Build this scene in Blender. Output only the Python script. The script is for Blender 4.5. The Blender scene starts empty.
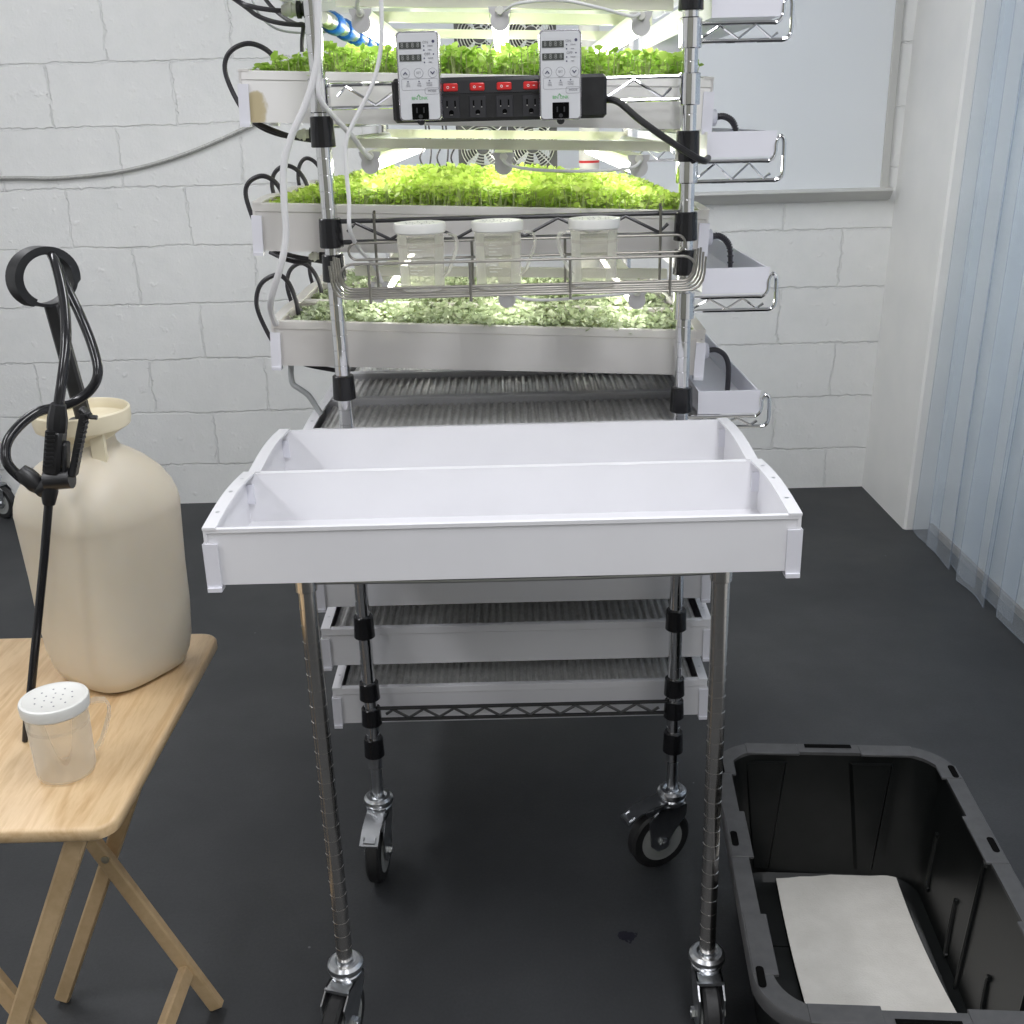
import bpy, math, random
import numpy as np
from mathutils import Vector, Matrix
random.seed(7); rng = np.random.default_rng(7)
PI = math.pi
H = 1.40                       # camera height; coordinates below are written with z measured from the lens, floor at -H
SC = bpy.context.scene
COL = SC.collection
R = math.radians

# ------------------------------------------------------------------ mesh builder
class MB:
    def __init__(s): s.v = []; s.f = []; s.m = []
    def add(s, vs, fs, m=0):
        o = len(s.v); s.v += [tuple(map(float, p)) for p in vs]
        s.f += [tuple(i + o for i in f) for f in fs]; s.m += [m] * len(fs); return s
    def box(s, x0, x1, y0, y1, z0, z1, m=0, bev=0):
        x0, x1 = sorted((x0, x1)); y0, y1 = sorted((y0, y1)); z0, z1 = sorted((z0, z1))
        b = min(bev, (x1-x0)*.49, (y1-y0)*.49, (z1-z0)*.49)
        if b <= 0:
            vs = [(x, y, z) for z in (z0, z1) for y in (y0, y1) for x in (x0, x1)]
            fs = [(0,2,3,1),(4,5,7,6),(0,1,5,4),(1,3,7,5),(3,2,6,7),(2,0,4,6)]
            return s.add(vs, fs, m)
        def ring(x0, x1, y0, y1, c, z):
            return [(x0+c,y0,z),(x1-c,y0,z),(x1,y0+c,z),(x1,y1-c,z),(x1-c,y1,z),(x0+c,y1,z),(x0,y1-c,z),(x0,y0+c,z)]
        rs = [ring(x0+b,x1-b,y0+b,y1-b,b*.3,z0), ring(x0,x1,y0,y1,b,z0+b), ring(x0,x1,y0,y1,b,z1-b), ring(x0+b,x1-b,y0+b,y1-b,b*.3,z1)]
        return s.loft(rs, m)
    def loft(s, rings, m=0, cap0=True, cap1=True, closed=True):
        n = len(rings[0]); vs = [p for r in rings for p in r]; fs = []
        for i in range(len(rings)-1):
            for j in range(n if closed else n-1):
                k = (j+1) % n
                fs.append((i*n+j, i*n+k, (i+1)*n+k, (i+1)*n+j))
        if cap0: fs.append(tuple(range(n-1, -1, -1)))
        if cap1: fs.append(tuple((len(rings)-1)*n + j for j in range(n)))
        return s.add(vs, fs, m)
    def lathe(s, prof, c=(0,0,0), n=24, m=0, ax='z', cap=True):
        rings = []
        for r, h in prof:
            ring = []
            for k in range(n):
                a = 2*PI*k/n; u, w = r*math.cos(a), r*math.sin(a)
                p = {'z': (u, w, h), 'y': (u, h, -w), 'x': (h, u, w)}[ax]
                ring.append((p[0]+c[0], p[1]+c[1], p[2]+c[2]))
            rings.append(ring)
        return s.loft(rings, m, cap, cap)
    def cyl(s, c, r, h0, h1, n=20, m=0, ax='z'): return s.lathe([(r, h0), (r, h1)], c, n, m, ax)
    def tube(s, pts, r, n=8, m=0, closed=False, smooth=0, cap=True):
        P = [Vector(p) for p in pts]
        if smooth:
            out = []; N = len(P)
            for i in range(N if closed else N-1):
                p1, p2 = P[i], P[(i+1) % N]
                p0 = P[(i-1) % N] if closed or i > 0 else p1*2-p2
                p3 = P[(i+2) % N] if closed or i < N-2 else p2*2-p1
                for k in range(smooth):
                    t = k/smooth
                    out.append(.5*((2*p1)+(p2-p0)*t+(2*p0-5*p1+4*p2-p3)*t*t+(3*p1-p0-3*p2+p3)*t**3))
            if not closed: out.append(P[-1])
            P = out
        N = len(P); nrm = None; rings = []
        for i in range(N):
            if closed: t = P[(i+1) % N]-P[i-1]
            else: t = P[min(i+1, N-1)]-P[max(i-1, 0)]
            t.normalize()
            if nrm is None:
                a = Vector((0,0,1)) if abs(t.z) < .9 else Vector((1,0,0)); nrm = t.cross(a).normalized()
            nrm = (nrm - t*nrm.dot(t))
            if nrm.length < 1e-6: nrm = t.orthogonal()
            nrm.normalize(); b = t.cross(nrm)
            rr = r[i*len(r)//N] if isinstance(r, (list, tuple)) else r
            rings.append([tuple(P[i]+nrm*rr*math.cos(2*PI*k/n)+b*rr*math.sin(2*PI*k/n)) for k in range(n)])
        if closed: rings.append(rings[0]); cap = False
        return s.loft(rings, m, cap, cap)
    def bar(s, p, q, w, t, m=0, up=(0,0,1), bev=0):
        p, q = Vector(p), Vector(q); d = q-p; L = d.length; d.normalize()
        u = Vector(up); u = (u-d*u.dot(d)).normalized(); x = d.cross(u)
        o = MB().box(-w/2, w/2, 0, L, -t/2, t/2, 0, bev)
        return s.add([tuple(p + x*a + d*b + u*c) for a, b, c in o.v], o.f, m)
    def prism(s, poly, d0, d1, plane='xz', m=0):
        def P(u, w, d): return {'xz': (u, d, w), 'xy': (u, w, d), 'yz': (d, u, w)}[plane]
        return s.loft([[P(u, w, d0) for u, w in poly], [P(u, w, d1) for u, w in poly]], m)
    def merge(s, o, M=None):
        return s.addm([tuple(M @ Vector(p)) for p in o.v] if M else o.v, o.f, o.m)
    def addm(s, vs, fs, ms):
        o = len(s.v); s.v += list(vs); s.f += [tuple(i+o for i in f) for f in fs]; s.m += ms; return s
    def build(s, name, mats, parent=None, local=False, ang=35, smooth=True):
        me = bpy.data.meshes.new(name)
        vs = s.v
        if not local:
            vs = [(x, y, z+H) for x, y, z in vs]
            if parent:
                root = parent
                while root.parent: root = root.parent
                l = root.location
                vs = [(x-l[0], y-l[1], z-l[2]) for x, y, z in vs]
        me.from_pydata(vs, [], s.f)
        for mt in (mats if isinstance(mats, (list, tuple)) else [mats]): me.materials.append(mt)
        if any(s.m): me.polygons.foreach_set('material_index', s.m)
        me.update()
        if smooth:
            me.shade_smooth(); me.set_sharp_from_angle(angle=R(ang))
        o = bpy.data.objects.new(name, me); COL.objects.link(o)
        if parent: o.parent = parent
        return o

def rrect(x0, x1, y0, y1, r, n=5):
    out = []
    for cx, cy, a0 in ((x1-r,y1-r,0),(x0+r,y1-r,90),(x0+r,y0+r,180),(x1-r,y0+r,270)):
        for k in range(n+1):
            a = R(a0+90*k/n); out.append((cx+r*math.cos(a), cy+r*math.sin(a)))
    return out

def tag(o, label=None, cat=None, group=None, kind=None):
    if label: o['label'] = label
    if cat: o['category'] = cat
    if group: o['group'] = group
    if kind: o['kind'] = kind
    return o
def thing(name, label, cat, loc=(0,0,0), group=None, rot=(0,0,0)):
    o = bpy.data.objects.new(name, None); COL.objects.link(o)
    o.empty_display_size = .05
    o.location = (loc[0], loc[1], loc[2]+H); o.rotation_euler = rot
    return tag(o, label, cat, group)
def dup(root, loc, rotz=None, label=None, group=None, cat=None):
    r = root.copy(); COL.objects.link(r); r.location = (loc[0], loc[1], loc[2]+H)
    if rotz is not None: r.rotation_euler = (0,0,rotz)
    tag(r, label, cat, group)
    for ch in list(root.children):
        c = ch.copy(); COL.objects.link(c); c.parent = r
        for g in list(ch.children):
            d = g.copy(); COL.objects.link(d); d.parent = c
    return r

# ------------------------------------------------------------------ materials
def mat(name, col, rough=.5, metal=0, spec=.5, **kw):
    m = bpy.data.materials.new(name); m.use_nodes = True
    b = m.node_tree.nodes['Principled BSDF']
    b.inputs['Base Color'].default_value = (*col, 1); b.inputs['Roughness'].default_value = rough
    b.inputs['Metallic'].default_value = metal; b.inputs['Specular IOR Level'].default_value = spec
    for k, v in kw.items(): b.inputs[k.replace('_', ' ')].default_value = v
    return m
class NT:
    def __init__(s, m): s.t = m.node_tree; s.b = s.t.nodes['Principled BSDF']; s.out = s.t.nodes['Material Output']
    def n(s, typ, **kw):
        x = s.t.nodes.new(typ)
        for k, v in kw.items():
            if k.startswith('i_'):
                key = k[2:].replace('_', ' '); x.inputs[key].default_value = v
            else: setattr(x, k, v)
        return x
    def l(s, a, b): s.t.links.new(a, b)
    def ramp(s, fac, stops):
        r = s.n('ShaderNodeValToRGB'); e = r.color_ramp.elements
        while len(e) < len(stops): e.new(.5)
        for q, (p, c) in zip(e, stops): q.position = p; q.color = (*c, 1) if len(c) == 3 else c
        s.l(fac, r.inputs[0]); return r.outputs[0]
    def math(s, op, a, b=None):
        x = s.n('ShaderNodeMath', operation=op)
        for i, v in enumerate((a, b)):
            if v is None: continue
            if isinstance(v, (int, float)): x.inputs[i].default_value = v
            else: s.l(v, x.inputs[i])
        return x.outputs[0]
    def pos(s, kind='Object'): return s.n('ShaderNodeTexCoord').outputs[kind]
    def noise(s, vec, scale, detail=4, rough=.55, dist=0):
        x = s.n('ShaderNodeTexNoise'); x.inputs['Scale'].default_value = scale; x.inputs['Detail'].default_value = detail
        x.inputs['Roughness'].default_value = rough; x.inputs['Distortion'].default_value = dist
        if vec is not None: s.l(vec, x.inputs['Vector'])
        return x.outputs['Fac']
    def bump(s, h, strength, dist=.01):
        b = s.n('ShaderNodeBump'); b.inputs['Strength'].default_value = strength; b.inputs['Distance'].default_value = dist
        s.l(h, b.inputs['Height']); s.l(b.outputs[0], s.b.inputs['Normal'])

def noisy(name, c0, c1, scale, rough=.5, bump=0, metal=0, stretch=None, spec=.5, bscale=None):
    m = mat(name, c0, rough, metal, spec); t = NT(m); v = t.pos()
    if stretch:
        mp = t.n('ShaderNodeMapping'); mp.inputs['Scale'].default_value = stretch; t.l(v, mp.inputs[0]); v = mp.outputs[0]
    f = t.noise(v, scale); t.l(t.ramp(f, [(.35, c0), (.65, c1)]), t.b.inputs['Base Color'])
    if bump: t.bump(t.noise(v, bscale or scale*3), bump, .004)
    return m

M = {}
M['pvc'] = noisy('white_pvc', (.78,.778,.805), (.81,.808,.835), 6, .32)
M['pvc_clip'] = mat('lilac_white_pvc', (.76,.76,.82), .35)
M['pvc_old'] = noisy('stained_white_pvc', (.85,.835,.82), (.89,.88,.865), 5, .38)
M['pvc_clip'] = mat('lilac_white_pvc', (.76,.76,.82), .35)
M['pvc_old'] = noisy('stained_white_pvc', (.80,.785,.765), (.85,.84,.825), 5, .38)
def thin_wall(m, fac):
    t = NT(m); tr = t.n('ShaderNodeBsdfTranslucent'); tr.inputs[0].default_value = (.9, .87, .84, 1)
    mx = t.n('ShaderNodeMixShader'); mx.inputs[0].default_value = fac
    t.l(t.b.outputs[0], mx.inputs[1]); t.l(tr.outputs[0], mx.inputs[2]); t.l(mx.outputs[0], t.out.inputs[0])
thin_wall(M['pvc_old'], .4)
def stain_mat():
    m = noisy('water_stained_pvc', (.80,.79,.76), (.84,.83,.81), 6, .4); t = NT(m)
    n = t.noise(t.pos(), 38, 3)
    src = t.b.inputs['Base Color'].links[0].from_socket
    sp = t.n('ShaderNodeSeparateXYZ'); t.l(t.pos(), sp.inputs[0])
    d = t.math('ABSOLUTE', t.math('ADD', sp.outputs[0], .352)); dz = t.math('MULTIPLY', t.math('SUBTRACT', sp.outputs[2], .018), .75)
    rr = t.math('ADD', t.math('SQRT', t.math('ADD', t.math('MULTIPLY', d, d), t.math('MULTIPLY', dz, dz))), t.math('MULTIPLY', n, .02))
    f = t.ramp(rr, [(.0, (1,1,1)), (.027, (1,1,1)), (.031, (0,0,0))])
    mx = t.n('ShaderNodeMix', data_type='RGBA'); t.l(f, mx.inputs[0]); t.l(src, mx.inputs[6]); mx.inputs[7].default_value = (.52,.44,.27,1)
    t.l(mx.outputs[2], t.b.inputs['Base Color']); return m
M['pvc_stain'] = stain_mat()
M['chrome'] = mat('chrome', (.78,.78,.79), .07, 1)
M['chrome_dull'] = mat('dull_chrome', (.62,.62,.62), .3, 1)
M['chrome_warm_reflect'] = mat('warm_reflection_chrome', (.74,.71,.67), .2, 1)  # chrome tinted brown and roughened to hold a brighter, brownish reflection
M['zinc'] = noisy('zinc_plate', (.60,.62,.64), (.72,.73,.75), 30, .28, 0, 1)
M['nickel'] = mat('nickel_wire', (.27,.26,.235), .38, 1)
M['black'] = noisy('black_plastic', (.012,.012,.013), (.022,.022,.024), 40, .38)
M['black_gloss'] = mat('black_gloss_plastic', (.012,.012,.014), .2)
M['black_rod'] = mat('black_epoxy_rod', (.02,.02,.022), .35)
M['rubber'] = noisy('black_rubber_tread', (.014,.014,.015), (.025,.025,.026), 60, .5)
M['wheel_grey'] = mat('grey_wheel_core', (.35,.36,.35), .4)
M['hose'] = mat('black_hose', (.035,.033,.04), .4)
M['hose_gloss'] = mat('black_glossy_hose', (.016,.016,.018), .18)
M['cord_white'] = mat('white_cord', (.72,.72,.73), .4)
M['cord_grey'] = mat('grey_tube', (.50,.52,.53), .4)
M['lamp_body'] = mat('lamp_housing_white', (.82,.83,.78), .4)
M['lamp_cap'] = mat('lamp_cap_grey', (.56,.55,.56), .45)
M['bar'] = mat('cream_bar', (.80,.80,.68), .4)
M['red'] = mat('red_switch', (.62,.03,.03), .3)
M['white_ink'] = mat('white_ink', (.8,.8,.8), .5)
M['dark_ink'] = mat('dark_ink', (.06,.06,.12), .5)
M['grey_ink'] = mat('grey_ink', (.22,.22,.25), .5)
M['green_ink'] = mat('green_ink', (.10,.42,.12), .5)
M['timer_face'] = mat('timer_face_grey', (.60,.61,.63), .4)
M['timer_edge'] = mat('timer_edge_metal', (.55,.54,.60), .2, .8)
M['lcd'] = mat('display_dark', (.07,.075,.07), .25)
M['lcd_seg'] = mat('display_segment', (.26,.27,.26), .4)
M['outlet'] = mat('outlet_black', (.028,.028,.032), .4)
M['slot'] = mat('slot_black', (.003,.003,.003), .8, 0, .05)
M['brass'] = mat('brass_contact', (.7,.65,.5), .3, 1)
M['blue'] = mat('blue_valve', (.01,.12,.50), .35)
M['teal'] = mat('teal_cap', (.05,.38,.36), .4)
M['fitting'] = mat('cream_fitting', (.72,.72,.66), .4)
M['tank'] = noisy('cream_tank_plastic', (.62,.56,.45), (.67,.61,.50), 5, .42)
M['tank'].node_tree.nodes['Principled BSDF'].inputs['Subsurface Weight'].default_value = .25
M['tank'].node_tree.nodes['Principled BSDF'].inputs['Subsurface Radius'].default_value = (.03,.022,.012)
M['collar'] = mat('pale_yellow_plastic', (.80,.72,.53), .4)
M['tote'] = noisy('black_tote_plastic', (.006,.007,.007), (.010,.011,.011), 14, .32, 0, 0, None, .3)
M['tote_rim'] = noisy('tote_rim_plastic', (.058,.058,.060), (.072,.072,.074), 50, .5)
M['pad'] = noisy('beige_felt_pad', (.66,.64,.59), (.76,.74,.69), 12, .95, .25, 0, None, .1, 300)
M['steel_cable'] = noisy('armoured_cable', (.34,.34,.33), (.52,.52,.50), 260, .5, 0, .3)
M['soil'] = noisy('growing_medium', (.05,.035,.03), (.12,.085,.08), 90, .95)
M['whiteboard'] = mat('whiteboard_enamel', (.78,.81,.84), .22)
M['alu'] = mat('whiteboard_frame', (.58,.58,.56), .4, .25)
M['brown'] = mat('baseboard_tan', (.30,.26,.22), .6)
M['fan'] = mat('fan_dark', (.05,.05,.055), .45)

def translucent_plastic(name, col, fac, rough=.2, tint=(1,1,1), edge=.55, tl=0):
    m = mat(name, col, rough); t = NT(m)
    tr = t.n('ShaderNodeBsdfTransparent'); tr.inputs[0].default_value = (*tint, 1)
    lw = t.n('ShaderNodeLayerWeight'); lw.inputs[0].default_value = .35
    f = t.math('ADD', t.math('MULTIPLY', lw.outputs['Fresnel'], edge), fac)
    body = t.b.outputs[0]
    if tl:
        tb_ = t.n('ShaderNodeBsdfTranslucent'); tb_.inputs[0].default_value = (*col, 1)
        m2 = t.n('ShaderNodeMixShader'); m2.inputs[0].default_value = tl; t.l(body, m2.inputs[1]); t.l(tb_.outputs[0], m2.inputs[2]); body = m2.outputs[0]
    mx = t.n('ShaderNodeMixShader'); t.l(f, mx.inputs[0]); t.l(tr.outputs[0], mx.inputs[1]); t.l(body, mx.inputs[2])
    t.l(mx.outputs[0], t.out.inputs[0]); return m
M['cup'] = translucent_plastic('frosted_clear_plastic', (.97,.965,.94), .17, .15, (.99,.985,.97), .30, .85)
M['cup_lid'] = mat('milky_plastic_lid', (.72,.72,.69), .35)
M['cup_lid'].node_tree.nodes['Principled BSDF'].inputs['Subsurface Weight'].default_value = .2
M['cup_lid'].node_tree.nodes['Principled BSDF'].inputs['Subsurface Radius'].default_value = (.01,.01,.01)
M['strip'] = translucent_plastic('clear_vinyl_strip', (.74,.79,.85), .07, .12, (.93,.955,.98), .16)
M['strip_edge'] = translucent_plastic('vinyl_strip_edge', (.30,.36,.46), .40, .2, (.7,.75,.85), .3)

def wood():
    m = mat('light_rubberwood', (.6,.42,.25), .38); t = NT(m); v = t.pos()
    mp = t.n('ShaderNodeMapping'); mp.inputs['Scale'].default_value = (9, 1.1, 9); mp.inputs['Rotation'].default_value = (0, 0, R(-12)); t.l(v, mp.inputs[0])
    n1 = t.noise(mp.outputs[0], 1.5, 5, .55, 2.2); n2 = t.noise(mp.outputs[0], 14, 4, .6, .4)
    f = t.math('ADD', t.math('MULTIPLY', n1, .7), t.math('MULTIPLY', n2, .3))
    t.l(t.ramp(f, [(.3, (.44,.27,.13)), (.43, (.60,.41,.22)), (.52, (.70,.51,.30)), (.62, (.58,.40,.21)), (.75, (.66,.47,.26))]), t.b.inputs['Base Color'])
    t.bump(n2, .08, .002); return m
M['wood'] = wood()
def wood_leg():
    m = mat('light_wood_leg', (.5,.34,.19), .45); t = NT(m); v = t.pos()
    n = t.noise(v, 60, 4, .6); n0 = t.noise(v, 7, 3)
    t.l(t.ramp(t.math('ADD', t.math('MULTIPLY', n, .5), t.math('MULTIPLY', n0, .5)), [(.35, (.52,.36,.19)), (.65, (.66,.48,.28))]), t.b.inputs['Base Color']); return m
M['wood_leg'] = wood_leg()

def floor_mat():
    m = mat('dark_rubber_floor', (.03,.03,.03), .55, spec=.4); t = NT(m); v = t.pos()
    n0 = t.noise(v, 1.6, 5, .6); n1 = t.noise(v, 160, 2, .6)
    base = t.ramp(t.math('ADD', t.math('MULTIPLY', n0, .75), t.math('MULTIPLY', n1, .25)), [(.30, (.025,.027,.030)), (.50, (.036,.038,.041)), (.70, (.053,.055,.058))])
    vo = t.n('ShaderNodeTexVoronoi'); vo.inputs['Scale'].default_value = 13; t.l(v, vo.inputs[0])
    vc = t.n('ShaderNodeSeparateColor'); t.l(vo.outputs['Color'], vc.inputs[0])
    spot = t.math('LESS_THAN', vo.outputs['Distance'], t.math('MULTIPLY', t.math('GREATER_THAN', vc.outputs[0], .86), .034))
    mx = t.n('ShaderNodeMix', data_type='RGBA'); t.l(spot, mx.inputs[0]); t.l(base, mx.inputs[6]); mx.inputs[7].default_value = (.13,.135,.14,1)
    # one dark ink-like splash on the floor
    sp = t.n('ShaderNodeSeparateXYZ'); t.l(v, sp.inputs[0])
    dx = t.math('SUBTRACT', sp.outputs[0], .185); dy = t.math('SUBTRACT', sp.outputs[1], 1.585)
    rr = t.math('SQRT', t.math('ADD', t.math('MULTIPLY', dx, dx), t.math('MULTIPLY', dy, dy)))
    sf = t.math('LESS_THAN', t.math('ADD', rr, t.math('MULTIPLY', t.math('SUBTRACT', t.noise(v, 60, 3), .5), .05)), .014)
    m2 = t.n('ShaderNodeMix', data_type='RGBA'); t.l(sf, m2.inputs[0]); t.l(mx.outputs[2], m2.inputs[6]); m2.inputs[7].default_value = (.006,.006,.014,1)
    t.l(m2.outputs[2], t.b.inputs['Base Color'])
    t.l(t.ramp(n0, [(.3, (.62,.62,.62)), (.7, (.5,.5,.5))]), t.b.inputs['Roughness'])
    t.bump(t.noise(v, 220, 3), .12, .003); return m
M['floor'] = floor_mat()

def block_wall(name, ax):
    m = mat(name, (.78,.79,.785), .5, spec=.35); t = NT(m)
    v = t.pos(); sp = t.n('ShaderNodeSeparateXYZ'); t.l(v, sp.inputs[0])
    warp = t.noise(v, 6, 4); warp2 = t.noise(v, 45, 4, .65)
    u = t.math('ADD', sp.outputs[ax], t.math('ADD', t.math('MULTIPLY', warp, .045), t.math('MULTIPLY', warp2, .030)))
    nz = t.noise(v, 5.3, 4); nz2 = t.noise(v, 38, 5, .65)
    w = t.math('ADD', sp.outputs[2], t.math('ADD', t.math('MULTIPLY', nz, .02), t.math('MULTIPLY', nz2, .024)))
    cb = t.n('ShaderNodeCombineXYZ'); t.l(t.math('ADD', u, 1.557-.015+.43*8), cb.inputs[0]); t.l(t.math('ADD', w, .0163+.208*20), cb.inputs[1])
    br = t.n('ShaderNodeTexBrick'); t.l(cb.outputs[0], br.inputs['Vector'])
    br.offset = .5; br.squash = 1; br.inputs['Scale'].default_value = 1; br.inputs['Brick Width'].default_value = .43; br.inputs['Row Height'].default_value = .2075
    br.inputs['Mortar Size'].default_value = .0045; br.inputs['Mortar Smooth'].default_value = .55
    n = t.noise(v, 13, 5, .6); n2 = t.noise(v, 130, 3, .7)
    blob = t.ramp(t.noise(v, 26, 2, .5), [(.66, (0,0,0)), (.74, (1,1,1))])
    h = t.math('ADD', t.math('MULTIPLY', t.math('MULTIPLY', br.outputs['Fac'], t.ramp(nz, [(.3,(.45,.45,.45)),(.6,(1,1,1))])), -1.0), t.math('ADD', t.math('MULTIPLY', n, .42), t.math('MULTIPLY', n2, .13)))
    h = t.math('ADD', h, t.math('MULTIPLY', blob, .12))
    t.bump(h, .72, .011)
    vo = t.n('ShaderNodeTexVoronoi'); vo.inputs['Scale'].default_value = 4.5; t.l(v, vo.inputs[0])
    vc = t.n('ShaderNodeSeparateColor'); t.l(vo.outputs['Color'], vc.inputs[0])
    spot = t.math('LESS_THAN', vo.outputs['Distance'], t.math('MULTIPLY', t.math('GREATER_THAN', vc.outputs[1], .6), .022))
    col = t.ramp(n, [(.3, (.81,.82,.815)), (.7, (.85,.855,.85))])
    mx = t.n('ShaderNodeMix', data_type='RGBA'); t.l(spot, mx.inputs[0]); t.l(col, mx.inputs[6]); mx.inputs[7].default_value = (.30,.29,.27,1)
    t.l(mx.outputs[2], t.b.inputs['Base Color']); return m
M['wall'] = block_wall('white_painted_block', 0)
M['wall_plain'] = noisy('white_painted_plaster', (.80,.805,.80), (.84,.84,.83), 5, .5, .25, 0, None, .35, 25)
M['ceiling'] = mat('ceiling_white', (.8,.8,.8), .7)

def leaf_mat(name, c0, c1, c2, tl=.45):
    m = mat(name, c0, .42, spec=.4); t = NT(m)
    at = t.n('ShaderNodeAttribute'); at.attribute_name = 'shade'
    c = t.ramp(at.outputs['Fac'], [(0, c0), (.5, c1), (1, c2)]); t.l(c, t.b.inputs['Base Color'])
    tr = t.n('ShaderNodeBsdfTranslucent'); t.l(c, tr.inputs[0])
    mx = t.n('ShaderNodeMixShader'); mx.inputs[0].default_value = tl
    t.l(t.b.outputs[0], mx.inputs[1]); t.l(tr.outputs[0], mx.inputs[2]); t.l(mx.outputs[0], t.out.inputs[0]); return m
M['leaf_top'] = leaf_mat('leaf_fresh_green', (.27,.47,.06), (.44,.65,.12), (.64,.80,.27))
M['leaf_mid'] = leaf_mat('leaf_bright_green', (.36,.54,.08), (.54,.71,.14), (.74,.85,.33))
M['leaf_low'] = leaf_mat('leaf_grey_green', (.26,.33,.18), (.46,.54,.34), (.68,.73,.56), .3)
M['stem'] = mat('pale_stem', (.42,.48,.22), .5)
def emit(name, col, s):
    m = mat(name, (.9,.9,.88), .4); b = m.node_tree.nodes['Principled BSDF']
    b.inputs['Emission Color'].default_value = (*col, 1); b.inputs['Emission Strength'].default_value = s; return m
M['led'] = emit('led_diffuser', (1, .985, .90), 11)
def foil():
    m = mat('silver_grooved_sheet', (.42,.43,.43), .33, .15); t = NT(m)
    n = t.noise(t.pos(), 55, 4, .65); t.l(t.ramp(n, [(.3,(.64,.645,.63)), (.55,(.80,.80,.78)), (.72,(.90,.90,.88))]), t.b.inputs['Base Color'])
    t.bump(n, .25, .002); return m
M['foil'] = foil()

# ------------------------------------------------------------------ setting
YB = 4.05; XR = 1.37; XO = 1.47; YJ = 3.57; ZC = 1.35
XL = -3.2; YF = -2.6
def struct(name, mb, m): return tag(mb.build(name, m), kind='structure')
struct('floor', MB().box(XL, XO+.2, YF, YB+.1, -H-.1, -H), M['floor'])
struct('wall_back', MB().box(XL, XO+.2, YB, YB+.1, -H, ZC), M['wall'])
rw = MB(); rw.prism([(XR, YB), (XR, YJ+.008), (XR+.008, YJ), (XO, YJ), (XO, YB)], -H, ZC, 'xy')
lean = lambda z: .024*(z+H)        # the right wall leans slightly outwards
def sheared(m): m.v = [(a+lean(c), b, c) for a, b, c in m.v]; return m
struct('wall_right', sheared(rw), M['wall_plain'])
struct('wall_outer', sheared(MB().box(XO, XO+.1, YF, YJ, -H, ZC)), M['wall_plain'])
struct('baseboard_right', MB().box(XO-.012, XO, YF, YJ, -H, -H+.022), M['brown'])
struct('wall_left', MB().box(XL-.1, XL, YF, YB+.1, -H, ZC), M['wall_plain'])
struct('wall_front_added', MB().box(XL-.1, XO+.2, YF-.1, YF, -H, ZC), mat('light_cutting_grey', (.31,.31,.26), .7))  # unseen wall added behind the camera; dark grey-green to cut and tint frontal light
struct('ceiling', MB().box(XL, XO+.2, YF, YB+.1, ZC, ZC+.1), M['ceiling'])

# strip curtain in the doorway opening
sc = thing('strip_curtain', 'clear vinyl strip curtain of overlapping bluish strips hanging at the right wall opening', 'curtain', (1.36, 2.7, -H))
sheared(MB().box(1.345, 1.40, .9, 3.54, 1.28, 1.34)).build('curtain_rail', M['alu'], sc)
y = 3.53
k = 0
while y > 1.2:
    w = .205; ph = random.uniform(0, 6); xo = 1.372 if k % 2 else 1.392
    zb = -H+.012+random.uniform(0, .02); mb = MB(); rows = []
    nz, ny = 14, 8
    for side in (0, 1):
        for i in range(nz+1):
            z = zb+(1.30-zb)*i/nz; row = []
            for j in range(ny+1):
                s_ = j/ny; yy = y-w*s_
                bow = .006*math.sin(PI*s_)*(1 if k % 2 else -1)
                sway = .005*math.sin(ph+2.2*z)*(1-i/nz)+.003*math.sin(ph*2+5*s_)*(1-i/nz)
                row.append((xo+bow+sway+(.0022 if side else 0), yy+.010*math.sin(ph+1.3*z)*(1-i/nz), z))
            rows.append(row)
    n1 = ny+1; vs = [p for r_ in rows for p in r_]; off = (nz+1)*n1; fs = []; ms = []
    for i in range(nz):
        for j in range(ny):
            a = i*n1+j; fs.append((a, a+n1, a+n1+1, a+1)); ms.append(0)
            b = a+off; fs.append((b, b+1, b+n1+1, b+n1)); ms.append(0)
        for j in (0, ny):
            a = i*n1+j; fs.append((a, a+n1, a+n1+off, a+off)); ms.append(1)
    for j in range(ny): fs.append((j, j+1, j+1+off, j+off)); ms.append(1)
    mb.addm(vs, fs, ms); sheared(mb).build('strip', [M['strip'], M['strip_edge']], sc, ang=60)
    y -= .155+random.uniform(-.02, .012); k += 1

# whiteboard
wb = thing('whiteboard', 'large whiteboard with grey frame and marker ledge on the white block wall', 'whiteboard', (.45, YB, -.3))
MB().box(-.42, 1.335, YB-.015, YB-.001, -.27, .92).build('writing_surface', M['whiteboard'], wb)
fr = MB()
fr.box(1.333, 1.362, YB-.022, YB-.001, -.27, .95, bev=.003).box(-.45, -.42, YB-.022, YB-.001, -.27, .95, bev=.003).box(-.45, 1.362, YB-.022, YB-.001, .92, .95, bev=.003)
fr.build('frame', M['alu'], wb)
lg = MB(); lg.prism([(YB-.001, -.265), (YB-.018, -.265), (YB-.055, -.268), (YB-.058, -.275), (YB-.03, -.305), (YB-.001, -.312)], -.45, 1.368, 'yz')
lg.build('marker_ledge', M['alu'], wb)

# armoured cable along the wall
tag(MB().tube([(-2.6, YB-.0072, -.150), (-1.8, YB-.0072, -.157), (-1.586, YB-.0072, -.162), (-1.341, YB-.0072, -.141), (-1.114, YB-.0072, -.086), (-.875, YB-.0072, .002), (-.70, YB-.0072, .07), (-.5, YB-.0072, .13)], .0072, 8, smooth=6).build('armoured_cable', M['steel_cable']),
    'grey armoured cable sagging along the white block wall at left', 'cable')

# a second rack's foot far left against the wall
lr = thing('wire_rack', 'chrome rack post and black caster standing at the left edge by the block wall', 'rack', (-1.985, 3.95, -H))
MB().cyl((-1.985, 3.95, 0), .0135, -1.23, .6, 14).build('post', M['chrome'], lr)

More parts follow.
